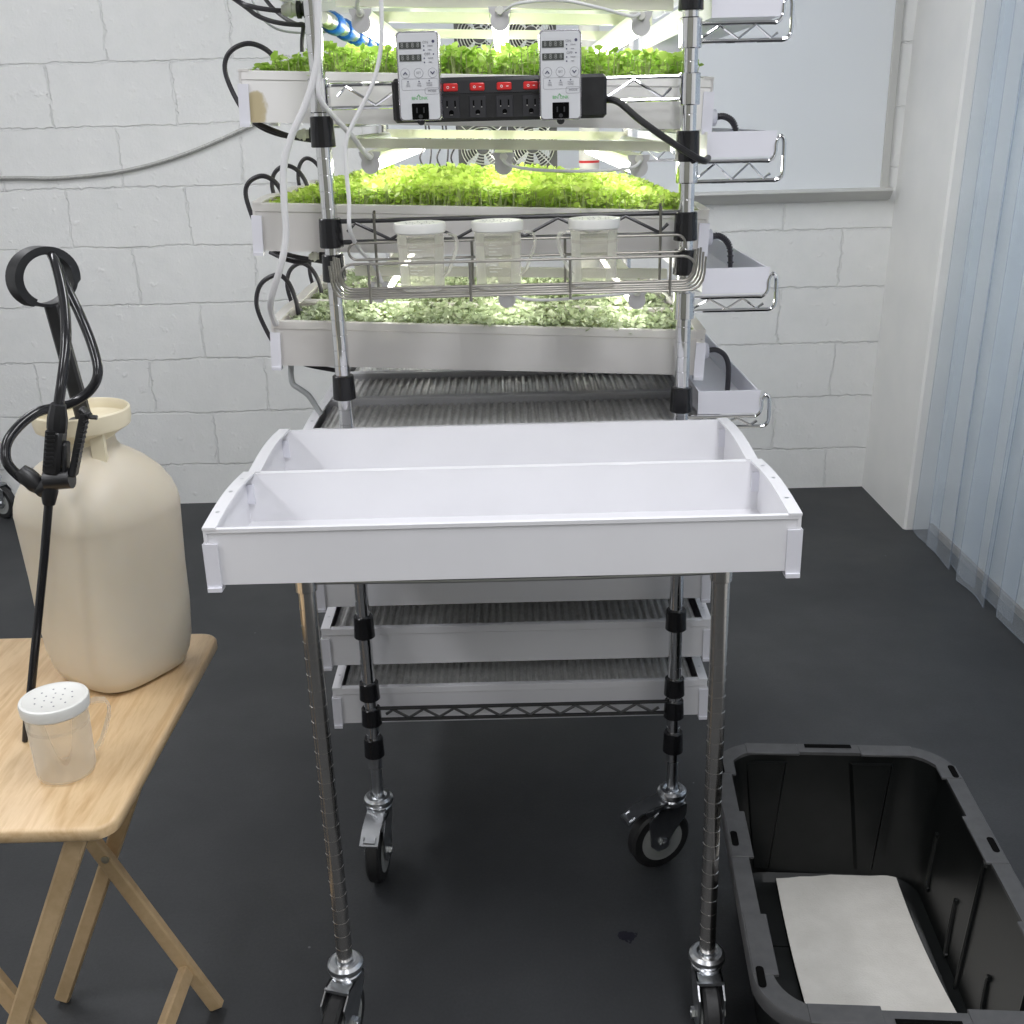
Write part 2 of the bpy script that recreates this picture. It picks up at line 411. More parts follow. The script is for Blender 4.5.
# ------------------------------------------------------------------ shelving unit
rk = thing('wire_shelving_unit', 'chrome wire shelving unit on casters holding the white trays, lights and front shelf', 'shelving unit', (0, 1.8, -H))
PX = .286; YR = 1.80; YC = 1.372; YE = 2.70
def post(x, y, z0, z1, n=16):
    prof = []; z = z0; i = 0
    while z < z1-.0254:
        prof += [(.0127, z+.0010), (.0127, z+.0244), (.0121, z+.0247), (.0121, z+.0254+.0007)]
        z += .0254; i += 1
    prof.append((.0127, z1))
    m = MB().lathe(prof, (x, y, 0), n)
    if abs(y-YR) < .01: m.v = [(a+XS(c), b, c) for a, b, c in m.v]
    if abs(y-YC) < .01: m.v = [(a-.0065*(c+1.24), b, c) for a, b, c in m.v]
    return m
XS = lambda z: -.0048*z     # the slight lean of the two tall front posts
for x in (-PX, PX):
    post(x, YR, -1.17, .62).build('post', M['chrome'], rk)
    post(x, YE, -1.225, .62, 12).build('post', M['chrome'], rk)
    cp = post(x, YC, -1.24, -.586); cp.cyl((x-.0043, YC, 0), .0155, -.604, -.562, 18); cp.build('post', M['chrome_warm_reflect'], rk)
def ring_part(name, m, x, y, z, h, r0, r1):
    b = .0015
    return MB().lathe([(.0125, z-h/2), (r0-b, z-h/2), (r0, z-h/2+b), (r1, z+h/2-b), (r1-b, z+h/2), (.0125, z+h/2)], (x+XS(z), y, 0), 20).build(name, m, rk)
import itertools
def zat(px, py, Y):   # height of a photo point standing at depth Y
    r = RAY(px, py); return (r*Y/r[1])[2]
_f = 1085.273
_Rm = np.array([[0.99968074,-0.02512503,-0.00267352],[-0.0060627,-0.34124349,0.93995539],[-0.02452873,-0.93963909,-0.34128687]])
def RAY(px, py): return _Rm @ np.array([px-512, py-512, _f])
def atY(px, py, Y): r = RAY(px, py); return tuple(r*Y/r[1])
def atZ(px, py, z): r = RAY(px, py); return tuple(r*z/r[2])
for px, py, h in ((318,132,.046),(328,233,.046),(330,268,.043),(343,387,.041),(366,626,.043),(371,690,.036),(375,746,.040)):
    ring_part('black_collar', M['black_gloss'], -PX, YR, zat(px, py, YR), h, .0195, .0180)
for px, py, h in ((694,-4,.040),(691,146,.046),(687,226,.045),(684,262,.040),(683,399,.043),(676,619,.040),(673,686,.036),(671,741,.043)):
    ring_part('black_collar', M['black_gloss'], PX, YR, zat(px, py, YR), h, .0195, .0180)
for px, py, h in ((693,33,.044),(690,89,.047),(688,170,.040),(686,305,.045)):
    ring_part('chrome_sleeve', M['chrome'], PX, YR, zat(px, py, YR), h, .0175, .0172)
ring_part('chrome_sleeve', M['chrome'], -PX, YR, zat(316, 96, YR), .05, .0172, .0168)
for s in (-1, 1):
    ring_part('black_collar', M['black_gloss'], s*PX, YR, zat(512, 712, YR), .036, .0195, .018)

def truss(x0, x1, y, zt, zb, m, r=.0032, step=.044, name='front_truss'):
    t = MB(); t.tube([(x0, y, zt), (x1, y, zt)], r, 8); t.tube([(x0, y, zb), (x1, y, zb)], r, 8)
    n = max(2, int(round((x1-x0-.06)/step))); pts = []
    for i in range(n+1):
        x = x0+.03+(x1-x0-.06)*i/n
        pts.append((x, y-.001, (zb+.003) if i % 2 else (zt-.003)))
    t.tube([(pts[0][0]-.014, y-.001, (zt+zb)/2)]+pts+[(pts[-1][0]+.014, y-.001, (zt+zb)/2)], r*.8, 6)
    return t.build(name, m, rk)
truss(-PX+.012, PX-.012, YR, .054, .021, M['chrome'])
truss(-PX+.012, PX-.012, YR, zat(512,217,YR), zat(512,238,YR), M['black_rod'], .0038, .052)
truss(-PX+.018, PX-.008, YR-.004, zat(512,704,YR), zat(512,715,YR), M['black_rod'], .0036, .028)
# support rails under the trays, each level (front to back along both sides)
LEV = {  # bottom z at the tray centre, tilt, tray width, centre x
 0: (.205, .040, .748, -.046), 1: (-.011, .040, .748, -.046), 2: (-.2125, .042, .748, -.046), 3: (-.408, .050, .738, -.040),
 4: (-.583, 0, .735, .000), 5: (-.848, 0, .727, -.007), 6: (-.970, 0, .732, -.003), 7: (-1.096, 0, .718, .001)}
for L, (zb, ti, w, cx) in LEV.items():
    for x in (-PX, PX):
        z = zb-(x-cx)*ti-.0045
        MB().tube([(x, YR+.012, z), (x, YE-.012, z)], .0040, 8).build('support_rail', M['black_rod'] if L > 5 else M['chrome'], rk)
# light mounting bars
for L, zt in ((0, .178), (1, -.0335), (2, -.240)):
    for yy in (1.885, 2.15, 2.55) if L == 0 else (1.885, 2.55):
        x0, x1 = -.262, .270; far = yy > 2; zt_ = zt+(.0075 if far and L else 0); th_ = .0175 if far else .0155
        MB().prism([(x0, zt_-th_-x0*.035), (x1, zt_-th_-x1*.035), (x1, zt_-x1*.035), (x0, zt_-x0*.035)], yy-.007, yy+.007, 'xz').build('light_bar', M['bar'], rk)
# cart shelf: rods under the two front trays
cs = MB()
for yy in (1.372, 1.80):
    cs.tube([(-PX, yy, -.556), (PX, yy, -.556)], .0032, 8); cs.tube([(-PX, yy, -.594), (-.1, yy, -.597), (.1, yy, -.597), (PX, yy, -.594)], .0030, 8)
for x in (-PX, PX):
    cs.tube([(x, YC, -.556), (x, YR, -.556)], .0032, 8); cs.tube([(x, YC, -.588), (x, YR, -.588)], .0032, 8)
cs.build('cart_shelf_frame', M['chrome_dull'], rk)
cw = MB()
for i in range(23):
    x = -PX+.02+(2*PX-.04)*i/22; cw.tube([(x, YC, -.5525), (x, YR, -.5525)], .0016, 6)
cw.build('cart_shelf_wires', M['chrome_dull'], rk)
# side brackets holding the gutters
GUT = [(.136, .178, .318, .424, .127, .102), (-.066, -.029, .318, .424, -.073, -.103), (-.280, -.240, .318, .424, -.286, -.308), (-.484, -.446, .318, .420, -.489, -.508)]
for (gb, gt, x0, x1, zt, zb) in GUT:
    for yy in (1.80, 2.70):
        b = MB()
        b.tube([(.300, yy, zt), (.400, yy, zt), (.416, yy, zt), (.4245, yy, zt+.010), (.4255, yy, zt+.026), (.431, yy, zt+.036), (.4375, yy, zt+.030), (.4385, yy, zt+.01), (.4385, yy, zb+.012), (.4345, yy, zb+.003), (.426, yy, zb), (.412, yy, zb), (.300, yy, zb)], .0032, 8, smooth=3)
        pts = [(.300, zb+.004), (.330, zt-.003), (.358, zb+.003), (.384, zt-.003), (.408, zb+.003), (.418, zb+.010)]
        b.tube([(x, yy-.001, z) for x, z in pts], .0023, 6)
        b.build('side_bracket', M['chrome'], rk)

# casters (local: stem at origin, wheel towards +x, floor at z = 0)
def caster(parent, loc, head, brake=True, sc_=1.2):
    a = math.atan2(head[1], head[0]); Mx = Matrix.Translation(Vector(loc)) @ Matrix.Rotation(a, 4, 'Z') @ Matrix.Diagonal((sc_, .86, sc_, 1))
    r = .053; ox = .023
    f = MB(); f.lathe([(.008,.112),(.022,.112),(.026,.116),(.027,.122),(.024,.125),(.029,.127),(.031,.131),(.030,.136),(.025,.140),(.018,.140),(.014,.137),(.0115,.138),(.0112,.205)], n=28); f.v = [(a*.93/sc_, b*.93/.86, c) for a, b, c in f.v]
    for s in (-1, 1):
        poly = [(-.018,.114),(.030,.114),(.050,.098),(.046,.050),(.034,.038),(.020,.040),(.008,.062),(-.018,.095)]
        f.prism(poly, s*.0225-.0015, s*.0225+.0015, 'xz')
    f.box(-.018, .034, -.024, .024, .109, .114)
    def tf(mb):
        o = MB(); o.addm([tuple(Mx @ Vector(p)) for p in mb.v], mb.f, mb.m); return o
    fo = tf(f).build('caster', M['zinc'], parent)
    w = MB(); w.lathe([(r-.015,-.016),(r-.004,-.0155),(r,-.010),(r,.010),(r-.004,.0155),(r-.015,.016)], (ox,0,r), 36, 0, 'y')
    wo = tf(w).build('tyre', M['rubber'], fo)
    c = MB()
    for s in (-1, 1): c.lathe([(.010, s*.0175),(.030, s*.0172),(.033, s*.0162),(.037, s*.0166)] if s > 0 else [(.037, s*.0166),(.033, s*.0162),(.030, s*.0172),(.010, s*.0175)], (ox,0,r), 28, 0, 'y')
    tf(c).build('wheel_disc', M['wheel_grey'], fo)
    ax = MB(); ax.cyl((ox,0,r), .0045, -.032, .032, 12, 0, 'y')
    for s in (-1, 1): ax.cyl((ox,0,r), .0085, s*.0245, s*.031, 6, 0, 'y')
    tf(ax).build('axle_bolt', M['zinc'], fo)
    if brake:
        b = MB(); b.prism([(.014,.124),(.036,.123),(.064,.1165),(.086,.104),(.086,.1015),(.064,.1135),(.036,.120),(.014,.121)], -.0205, .0205, 'xz')
        for q in (-1, 1): b.prism([(.022,.121),(.056,.117),(.052,.106),(.026,.108)], q*.0205-.001, q*.0205+.001, 'xz')
        b.tube([(.074,-.013,.1115),(.082,-.013,.1072),(.082,.013,.1072),(.074,.013,.1115)], .0018, 6)
        tf(b).build('brake_lever', M['zinc'], fo)
    return fo
caster(rk, (-PX+.0062, YR, -H), (-.10, -1, 0)); caster(rk, (PX+.0062, YR, -H), (-1, -.42, 0))
caster(rk, (-PX+.004, YE, -H), (.3, 1, 0)); caster(rk, (PX-.004, YE, -H), (.5, 1, 0))
caster(rk, (-PX, YC, -H), (-.30, -1, 0), False, 1.12); caster(rk, (PX, YC, -H), (.0, -1, 0), False, 1.12)
caster(lr, (-1.985, 3.95, -H), (.9, -.45, 0), False)

# ------------------------------------------------------------------ trays
def tray(label, loc, w, rot=0, d=.225, h=.077, pvc='pvc', insert=False, group=None, screws=False, arch=.006, cat='tray', clipm=None, stain=None, lip=.010, lh=.013, cw=.0145):
    """open PVC trough; local origin at the bottom centre"""
    t = thing('growing_tray', label, cat, loc, group, (0, rot, 0))
    hw = w/2; hd = d/2; th = .004
    sec = [(-hd,0),(hd,0),(hd,h),(hd-lip,h),(hd-lip,h-.004),(hd-th,h-.006),(hd-th,th),(-hd+th,th),(-hd+th,h-.006),(-hd+lip,h-.004),(-hd+lip,h),(-hd,h),
           (-hd-.0018,h-.001),(-hd-.0018,h-lh),(-hd,h-lh-.0015)]
    MB().prism(sec, -hw+.004, hw-.004, 'yz').build('trough', M[stain or pvc], t, local=True, ang=30)
    for s in (-1, 1):
        e = MB(); n = 8
        top = [(-hd-.002+(d+.004)*i/n, h+.001+arch*math.sin(PI*i/n)) for i in range(n+1)]
        poly = [(-hd-.002,-.001)]+top+[(hd+.002,-.001)]
        poly = [poly[0]]+list(reversed([])) + poly[1:]
        a, b = (s*hw, s*(hw-.004)); e.prism(poly, min(a,b), max(a,b), 'yz')
        # top flange following the arch
        xa, xb = s*(hw+.0006), s*(hw-.0165)
        e.loft([[(xa, y_, z_+.0006), (xb, y_, z_+.0006), (xb, y_, z_-.0028), (xa, y_, z_-.0028)] for y_, z_ in [(top[0][0]-.0006, top[0][1])]+top[1:-1]+[(top[-1][0]+.0006, top[-1][1])]])
        ec = e.build('end_cap', M[pvc], t, local=True, ang=30)
        k = MB(); xi = s*hw
        k.box(xi-s*cw, xi+s*.0015, -hd-.0045, -hd-.001, -.004, h*.74)
        k.box(xi-s*cw, xi+s*.0015, -hd-.008, -hd+.01, -.007, -.0015)
        k.box(xi, xi+s*.0025, -hd-.004, -hd+.03, -.005, h*.74)
        k.build('corner_clip', M[clipm or 'pvc_clip'], t, local=True)
        MB().box(xi-s*.014, xi-s*.0035, hd-.0085, hd-.0035, h*.42, h*.80).build('inner_tab', M[clipm or 'pvc_clip'], t, local=True)
        if screws:
            for q in (-.6, .05, .62):
                yq = q*hd; zq = h+.001+arch*math.sin(PI*(yq+hd)/d)
                MB().cyl((s*(hw-.008), yq, zq), .0028, -.001, .0008, 12).build('screw', M['zinc'], ec, local=True)
    if insert:
        m = MB(); per = .0142; x = -hw+.0172; z1 = h-.012; z0 = z1-.0045; prof = []
        while x < hw-.026:
            prof += [(x, z0), (x+per*.2, z1), (x+per*.55, z1), (x+per*.75, z0)]; x += per
        y0, y1 = -hd+.0105, hd-.0105; vs = []; fs = []
        for (xx, zz) in prof: vs += [(xx,y0,zz),(xx,y1,zz)]
        for i in range(len(prof)-1): fs.append((2*i, 2*i+2, 2*i+3, 2*i+1))
        nb = len(vs)
        for (xx, zz) in prof: vs += [(xx,y0,z0-.002),(xx,y1,z0-.002)]
        for i in range(len(prof)-1): fs.append((nb+2*i, nb+2*i+1, nb+2*i+3, nb+2*i+2))
        m.add(vs, fs); m.build('grooved_insert', M['foil'], t, local=True, smooth=False)
    return t

TY = [1.842+.1125, 1.842+.1125+.228, 1.842+.1125+.456]
pos3 = ['front', 'middle', 'rear']
desc = {0: ('white tray seen from below at the top of the shelving, %s of three', 'top shelf trays'),
        1: ('white tray of fresh green seedlings behind the power strip, %s of three', 'trays behind the power strip'),
        2: ('white tray of bright green seedlings above the plastic cups, %s of three', 'trays above the cups'),
        3: ('white tray of grey green seedlings below the wire basket, %s of three', 'trays below the basket'),
        4: ('white tray with silver grooved insert just above the cart trays, %s of three', 'grooved trays above the cart'),
        5: ('white tray directly under the front cart shelf, %s of three', 'trays under the cart shelf'),
        6: ('white tray with silver grooved insert second from the bottom, %s of three', 'second lowest trays'),
        7: ('white tray with silver grooved insert lowest on the shelving, %s of three', 'lowest trays')}
TR = {}
for L, (zb, ti, w, cx) in LEV.items():
    for k in range(3):
        TR[L, k] = tray(desc[L][0] % pos3[k], (cx, TY[k], zb), w, math.atan(ti), insert=L in (4, 6, 7), group=desc[L][1], screws=L > 3, arch=.004,
                        pvc='pvc_old' if L in (1, 2, 3) else 'pvc', stain='pvc_stain' if (L, k) == (1, 0) else None)
ZC_ = -.550
tray('front white empty tray lying across the cart with lilac inside walls', (-.0165, 1.27+.1125, ZC_), .748, insert=False, screws=True, arch=.007, lip=.0035, lh=.006, cw=.0165)
tray('rear white empty tray on the cart between front tray and rack posts', (-.0155, 1.27+.1125+.229, ZC_), .735, insert=False, screws=False, arch=.007, lip=.0035, lh=.006, cw=.0165)

# ------------------------------------------------------------------ microgreens
def greens(label, tray_o, L, w, n, hmin, hmax, leaf, lm, edge, group, dome=0, lean=.5, d=.225, h=.077):
    zs = h-.026; vs = []; fs = []; ms = []; sh = []
    hw = w/2-.022; hd = d/2-.010
    base = [(-.0,0),(.32,.42),(.72,.50),(1,.0),(.72,-.50),(.32,-.42)]
    for i in range(n):
        x = rng.uniform(-hw, hw); y_ = rng.uniform(-hd, hd)
        e = min(1, (x+hw)/edge[0]+.10, (hw-x)/edge[1]+.35) if edge else 1
        hh = rng.uniform(hmin, hmax)*(.45+.55*e)+dome*(1-(x/hw)**2)
        tx, ty = rng.normal(0, .006), rng.normal(0, .006)
        p0 = np.array((x, y_, zs)); p1 = np.array((x+tx, y_+ty, zs+hh))
        o = len(vs); r = .0007
        for p in (p0, p1): vs += [tuple(p+np.array(q)) for q in ((-r,-r,0),(r,-r,0),(0,r,0))]
        fs += [(o,o+1,o+4,o+3),(o+1,o+2,o+5,o+4),(o+2,o,o+3,o+5)]; ms += [1]*3; sh += [.4]*6
        a0 = rng.uniform(0, 2*PI); g = rng.uniform(0, 1)
        for s in range(3 if rng.random() < .35 else 2):
            a = a0+PI*s+rng.normal(0, .35); L_ = leaf*rng.uniform(.7, 1.2); W_ = L_*rng.uniform(.8, 1.1)
            el = rng.normal(.30, lean)
            ux = np.array((math.cos(a)*math.cos(el), math.sin(a)*math.cos(el), math.sin(el)))
            vx = np.array((-math.sin(a), math.cos(a), rng.normal(0, .25))); wx = np.cross(ux, vx)
            o = len(vs); cur = rng.uniform(-.25, .25)
            for (u, v) in base: vs.append(tuple(p1+ux*L_*u+vx*W_*v+wx*L_*(cur*u*u+.25*abs(v))))
            vs.append(tuple(p1+ux*L_*.52+wx*L_*cur*.25))
            c = o+6
            fs += [(o,o+5,c),(o+5,o+4,c),(o+4,o+3,c),(o+3,o+2,c),(o+2,o+1,c),(o+1,o,c)]; ms += [0]*6
            q = min(1, max(0, g*.6+rng.uniform(0, .4))); sh += [q]*7
    o = len(vs); hx = w/2-.006; hy = d/2-.0045
    vs += [(-hx,-hy,zs),(hx,-hy,zs),(hx,hy,zs),(-hx,hy,zs)]; fs.append((o,o+1,o+2,o+3)); ms.append(2); sh += [0]*4
    me = bpy.data.meshes.new('microgreens'); me.from_pydata(vs, [], fs)
    for m_ in (M[lm], M['stem'], M['soil']): me.materials.append(m_)
    me.polygons.foreach_set('material_index', ms)
    at = me.attributes.new('shade', 'FLOAT', 'POINT'); at.data.foreach_set('value', sh)
    me.update(); me.shade_smooth()
    ob = bpy.data.objects.new('microgreens', me); COL.objects.link(ob)
    ob.location = tray_o.location; ob.rotation_euler = tray_o.rotation_euler
    return tag(ob, label, 'seedlings', group, 'stuff')
gdesc = {1: ('fresh green round leaved seedlings rising behind the power strip, %s tray', 'seedlings behind the power strip'),
         2: ('bright yellow green dense seedlings above the cups, %s tray', 'seedlings above the cups'),
         3: ('grey green small leaved seedlings below the wire basket, %s tray', 'seedlings below the basket')}
for k in range(3):
    greens(gdesc[1][0] % pos3[k], TR[1, k], 1, .748, 1900, .016, .062, .0132, 'leaf_top', (.12, .02), gdesc[1][1], .002, .55)
    greens(gdesc[2][0] % pos3[k], TR[2, k], 2, .748, 3100, .008, .044, .0115, 'leaf_mid', (.12, .05), gdesc[2][1], .012+.003*k, .45)
    greens(gdesc[3][0] % pos3[k], TR[3, k], 3, .738, 2300, .010, .028, .0105, 'leaf_low', (.06, .05), gdesc[3][1], 0.002, .45)

# ------------------------------------------------------------------ gutters on the right
gl = ['uppermost white gutter in the right side brackets, above the whiteboard ledge', 'second white gutter from the top, in front of the whiteboard ledge on the right',
      'third white gutter on the right with a ribbed drain hose dropping into it', 'lowest white gutter on the right beside the cart tray corner']
for i, (gb, gt, x0, x1, zt, zb) in enumerate(GUT):
    g = thing('drain_gutter', gl[i], 'gutter', ((x0+x1)/2, 2.28, gb), 'right side gutters')
    m = MB(); t_ = .003; zb_ = gb; 
    poly = [(x0,zb_),(x1,zb_),(x1,gt),(x1-t_,gt),(x1-t_,zb_+t_),(x0+t_,zb_+t_),(x0+t_,gt),(x0,gt)]
    m.prism(poly, 1.806, 2.76, 'xz'); m.build('channel', M['pvc_clip'], g)
    for yy in (1.802, 2.758): 
        e = MB(); e.prism([(x0-.001,zb_-.001),(x1+.003,zb_-.001),(x1+.001,zb_+(gt-zb_)*.35),(x1+.001,zb_+(gt-zb_)*.6),(x1+.003,gt+.0005),(x0-.001,gt+.0005)], yy, yy+.004, 'xz'); e.build('end_plate', M['pvc_clip'], g)

# ------------------------------------------------------------------ grow lights
LX = [-.222, -.004, .217]; LN = ['left', 'middle', 'right']
LD = {0: 'above the uppermost seedlings', 1: 'above the bright green seedlings', 2: 'behind the wire basket'}
LZ = {0: (.164, .162, .149), 1: (-.048, -.055, -.064), 2: (-.258, -.272, -.280)}
Y0, Y1 = 1.868, 2.95
for L in (0, 1, 2):
    for i, x in enumerate(LX):
        z = LZ[L][i]
        t = thing('grow_light', '%s glowing tube light hanging %s' % (LN[i], LD[L]), 'light', (x, 2.4, z), 'tube lights')
        MB().prism([(x-.016,z),(x-.010,z-.012),(x+.010,z-.012),(x+.016,z)], Y0, Y1, 'xz').build('housing', M['lamp_body'], t)
        prof = [(x+.0105*math.cos(a), z-.0125+.0155*math.sin(a)) for a in [PI+PI*q/10 for q in range(11)]]
        MB().prism([(x-.0125,z-.0125),(x-.014,z-.018),(x-.0125,z-.024),(x-.007,z-.0285),(x,z-.030),(x+.007,z-.0285),(x+.0125,z-.024),(x+.014,z-.018),(x+.0125,z-.0125)], Y0, Y1, 'xz').build('diffuser', M['led'], t)
        for ye in (Y0-.006, Y1):
            c = MB(); arc = [(x+.0150*math.cos(a), z-.018+.0150*math.sin(a)) for a in [R(150+240*q/16) for q in range(17)]]
            c.prism([(x+.018,z+.002),(x-.018,z+.002),(x-.017,z-.004)]+arc+[(x+.017,z-.004)], ye, ye+.006, 'xz'); c.build('end_cap', M['lamp_cap'], t)
        MB().lathe([(.0058,Y0-.012),(.0066,Y0-.010),(.0066,Y0-.006)], (x,0,z-.004), 14, 0, 'y').build('socket', M['fitting'], t)
def cord(name, pts, r, m, label, cat='cable', group=None, n=8, smooth=6):
    return tag(MB().tube(pts, r, n, smooth=smooth).build(name, m), label, cat, group)
cord('link_cord', [atY(505,10,1.855), atY(520,3,1.84), atY(560,0,1.84), atY(600,8,1.84), atY(630,16,1.845), atY(640,14,1.855)], .0026, M['cord_white'], 'white link cord between the middle and right tube lights at the top')
cord('link_cord', [atY(503,160,1.855), atY(512,166,1.84), atY(540,170,1.84), atY(590,171,1.84), atY(630,168,1.845), atY(641,161,1.855)], .0026, M['cord_white'], 'white link cord between tube lights over the bright green seedlings')
cord('link_cord', [atY(512,292,1.855), atY(520,298,1.84), atY(545,300,1.835), atY(590,297,1.835), atY(630,293,1.84), atY(641,290,1.855)], .0026, M['cord_white'], 'white link cord between tube lights below the cups')

# ------------------------------------------------------------------ power strip and timers
ps = thing('power_strip', 'black power strip with red switches mounted on the front of the shelving', 'power strip', (-.01, 1.78, -.005))
ZB, ZT, YS = -.0035, .060, 1.768
MB().box(-.171, .156, YS, 1.797, ZB, ZT, bev=.005).build('housing', M['black'], ps)
ox = [atY(q, 100, YS)[0] for q in (421, 451, 477.5, 504.5, 531, 557)]
MB().box(-.160, .118, YS-.0012, YS+.001, .0365, .0545, bev=.0005).build('switch_panel', M['outlet'], ps)
def outlet(mb, cx, cz, y, s=1.0):
    mb.box(cx-.0030*s-.0010, cx-.0030*s+.0010, y-.0012, y, cz+.000, cz+.0065*s, 1)
    return mb
for x in ox:
    s = MB(); s.box(x-.0112, x+.0112, YS-.0035, YS, .0398, .0512, bev=.0015); so = s.build('switch', M['red'], ps)
    MB().lathe([(.0012,YS-.0040),(.0020,YS-.0040),(.0020,YS-.0034),(.0012,YS-.0034)], (x-.004,0,.0455), 12, 0, 'y', cap=False).box(x+.003, x+.0065, YS-.0040, YS-.0034, .0450, .0460).build('switch_mark', M['white_ink'], so)
    o = MB(); o.box(x-.0130, x+.0130, YS-.0022, YS, .001, .0325, bev=.001); oo = o.build('outlet', M['outlet'], ps)
    q = MB(); q.box(x-.0072,x-.0050,YS-.0028,YS-.0021,.0180,.0265); q.box(x+.0050,x+.0072,YS-.0028,YS-.0021,.0180,.0265)
    q.cyl((x,0,.0095), .0038, YS-.0028, YS-.0021, 12, 0, 'y'); q.build('socket_slots', M['slot'], oo)
    MB().box(x-.0070,x-.0052,YS-.0030,YS-.0027,.0166,.0182).box(x+.0052,x+.0070,YS-.0030,YS-.0027,.0162,.0176).box(x-.002,x+.002,YS-.0030,YS-.0027,.0060,.0068).build('contacts', M['chrome_dull'], oo)
MB().tube([(.155,1.785,.024), (.175,1.772,.018), atY(640,120,1.76), atY(668,140,1.755), atY(690,154,1.755), atY(704,161,1.765), atY(708,158,1.80)], .0052, 10, smooth=6).build('power_cord', M['black'], ps)

def text_mesh(s, size, ext=.0002):
    c = bpy.data.curves.new('t', 'FONT'); c.body = s; c.size = size; c.extrude = ext; c.align_x = 'CENTER'; c.align_y = 'CENTER'; c.resolution_u = 2
    o = bpy.data.objects.new('t', c); COL.objects.link(o)
    dg = bpy.context.evaluated_depsgraph_get(); me = bpy.data.meshes.new_from_object(o.evaluated_get(dg))
    vs = [tuple(v.co) for v in me.vertices]; fs = [tuple(p.vertices) for p in me.polygons]
    bpy.data.objects.remove(o); bpy.data.curves.remove(c); bpy.data.meshes.remove(me); return vs, fs
def put_text(mb, s, x, z, y, size, sx=1):
    vs, fs = text_mesh(s, size); mb.add([(x+a*sx, y-c, z+b) for a, b, c in vs], fs); return mb
def ringline(mb, pts, y, r=.00022):
    mb.tube([(a, y, b) for a, b in pts], r, 4, closed=True)
def timer(label, x0, x1, z0, z1):
    cx = (x0+x1)/2; w = x1-x0; yf = 1.728
    t = thing('digital_timer', label, 'timer', (cx, 1.75, z0), 'digital timers')
    MB().loft([[(a, y_, b) for a, b in rrect(x0+i, x1-i, z0+i, z1-i, .006)] for y_, i in ((yf+.0015, .0008), (yf+.003, 0), (1.766, 0))]).build('housing', M['timer_edge'], t)
    MB().loft([[(a, y_, b) for a, b in rrect(x0+.0022, x1-.0022, z0+.0022, z1-.0022, .005)] for y_ in (yf, yf+.0016)]).build('face_panel', M['timer_face'], t)
    P = lambda u, v: (x0+u*w, z1-v*(z1-z0))   # u,v fractions of the face
    for v in (.155, .292):
        a, b = P(.07, v-.037); c, d = P(.585, v+.037)
        dpl = MB().box(a, c, yf-.0008, yf+.001, d, b); do = dpl.build('display', M['lcd'], t)
        dg = MB()
        for i in range(4): put_text(dg, '8', a+(c-a)*(.14+.24*i), (b+d)/2, yf-.0010, .0098, .85)
        dg.build('digits', M['lcd_seg'], do)
    tx = MB(); dk = MB()
    for s, u, v, sz in (('ON',.69,.125,.0052),('HOUR',.80,.165,.0027),('MIN',.79,.21,.0027),('OFF',.72,.255,.0052),('HOUR',.80,.30,.0027),('MIN',.79,.345,.0027),('SET',.50,.462,.0048),
                        ('ON',.24,.58,.003),('TIME',.24,.605,.003),('OFF',.50,.58,.003),('TIME',.50,.605,.003),('NIGHT',.74,.575,.003),('MODE',.74,.60,.003),('MODE',.80,.665,.0045)):
        a, b = P(u, v); put_text(tx, s, a, b, yf-.0002, sz)
    for u, v, rr in ((.65,.165,.0011),(.65,.21,.0011),(.65,.30,.0011),(.65,.345,.0011),(.87,.115,.0022),(.87,.255,.0011),(.24,.555,.0010),(.50,.555,.0010),(.74,.548,.0010)):
        a, b = P(u, v); dk.cyl((a, 0, b), rr, yf-.0004, yf, 10, 0, 'y')
    for u, sgn in ((.185, 1), (.83, -1)):
        a, b = P(u, .462)
        dk.prism([(a-.0035,b-.0018*sgn),(a,b+.0024*sgn),(a+.0035,b-.0018*sgn),(a+.0024,b-.0024*sgn),(a,b+.0004*sgn),(a-.0024,b-.0024*sgn)][::sgn], yf-.0012, yf-.0004, 'xz')
    tx.build('lettering', M['grey_ink'], t); dk.build('indicator_marks', M['dark_ink'], t)
    for u in (.185, .50, .83):
        a, b = P(u, .462); bt = MB().cyl((a, 0, b), .0066, yf-.0004, yf, 24, 0, 'y'); bo = bt.build('button', M['timer_face'], t)
        rl = MB(); ringline(rl, [(a+.0066*math.cos(2*PI*q/24), b+.0066*math.sin(2*PI*q/24)) for q in range(24)], yf-.0004); rl.build('button_ring', M['grey_ink'], bo)
    fr = MB(); a, b = P(.09, .665-.015); c, d = P(.95, .525); ringline(fr, rrect(a, c, b, d, .002, 3), yf-.0001)
    a, b = P(.63, .70); c, d = P(.96, .63); ringline(fr, rrect(a, c, b, d, .002, 3), yf-.0002); fr.build('key_outline', M['grey_ink'], t)
    lo = MB(); a, b = P(.48, .745); put_text(lo, 'BN', a-.0065, b, yf-.0002, .0062, 1.1); put_text(lo, 'LINK', a+.0068, b, yf-.0002, .0062, .95)
    lo.tube([(a-.003, yf-.0003, b+.0018), (a-.0004, yf-.0003, b+.0052), (a+.0022, yf-.0003, b+.0018)], .0006, 5); lo.build('logo', M['green_ink'], t)
    a, b = P(.30, 1.0); c, d = P(.70, .80); op = MB().box(a, c, yf-.0012, yf+.002, b+.0022, d, bev=.0008); oo = op.build('outlet', M['slot'], t)
    s = MB()
    for dx in (-.0052, .0052): s.box((a+c)/2+dx-.001, (a+c)/2+dx+.001, yf-.0018, yf-.0011, d-.0135, d-.006)
    s.cyl(((a+c)/2, 0, d-.0185), .003, yf-.0018, yf-.0011, 12, 0, 'y'); s.build('socket_slots', M['outlet'], oo)
    MB().lathe([(.0058,yf+.004),(.0058,yf+.012)], (cx,0,z0-.0005), 14, 0, 'y').build('ground_tab', M['black'], t)
    return t
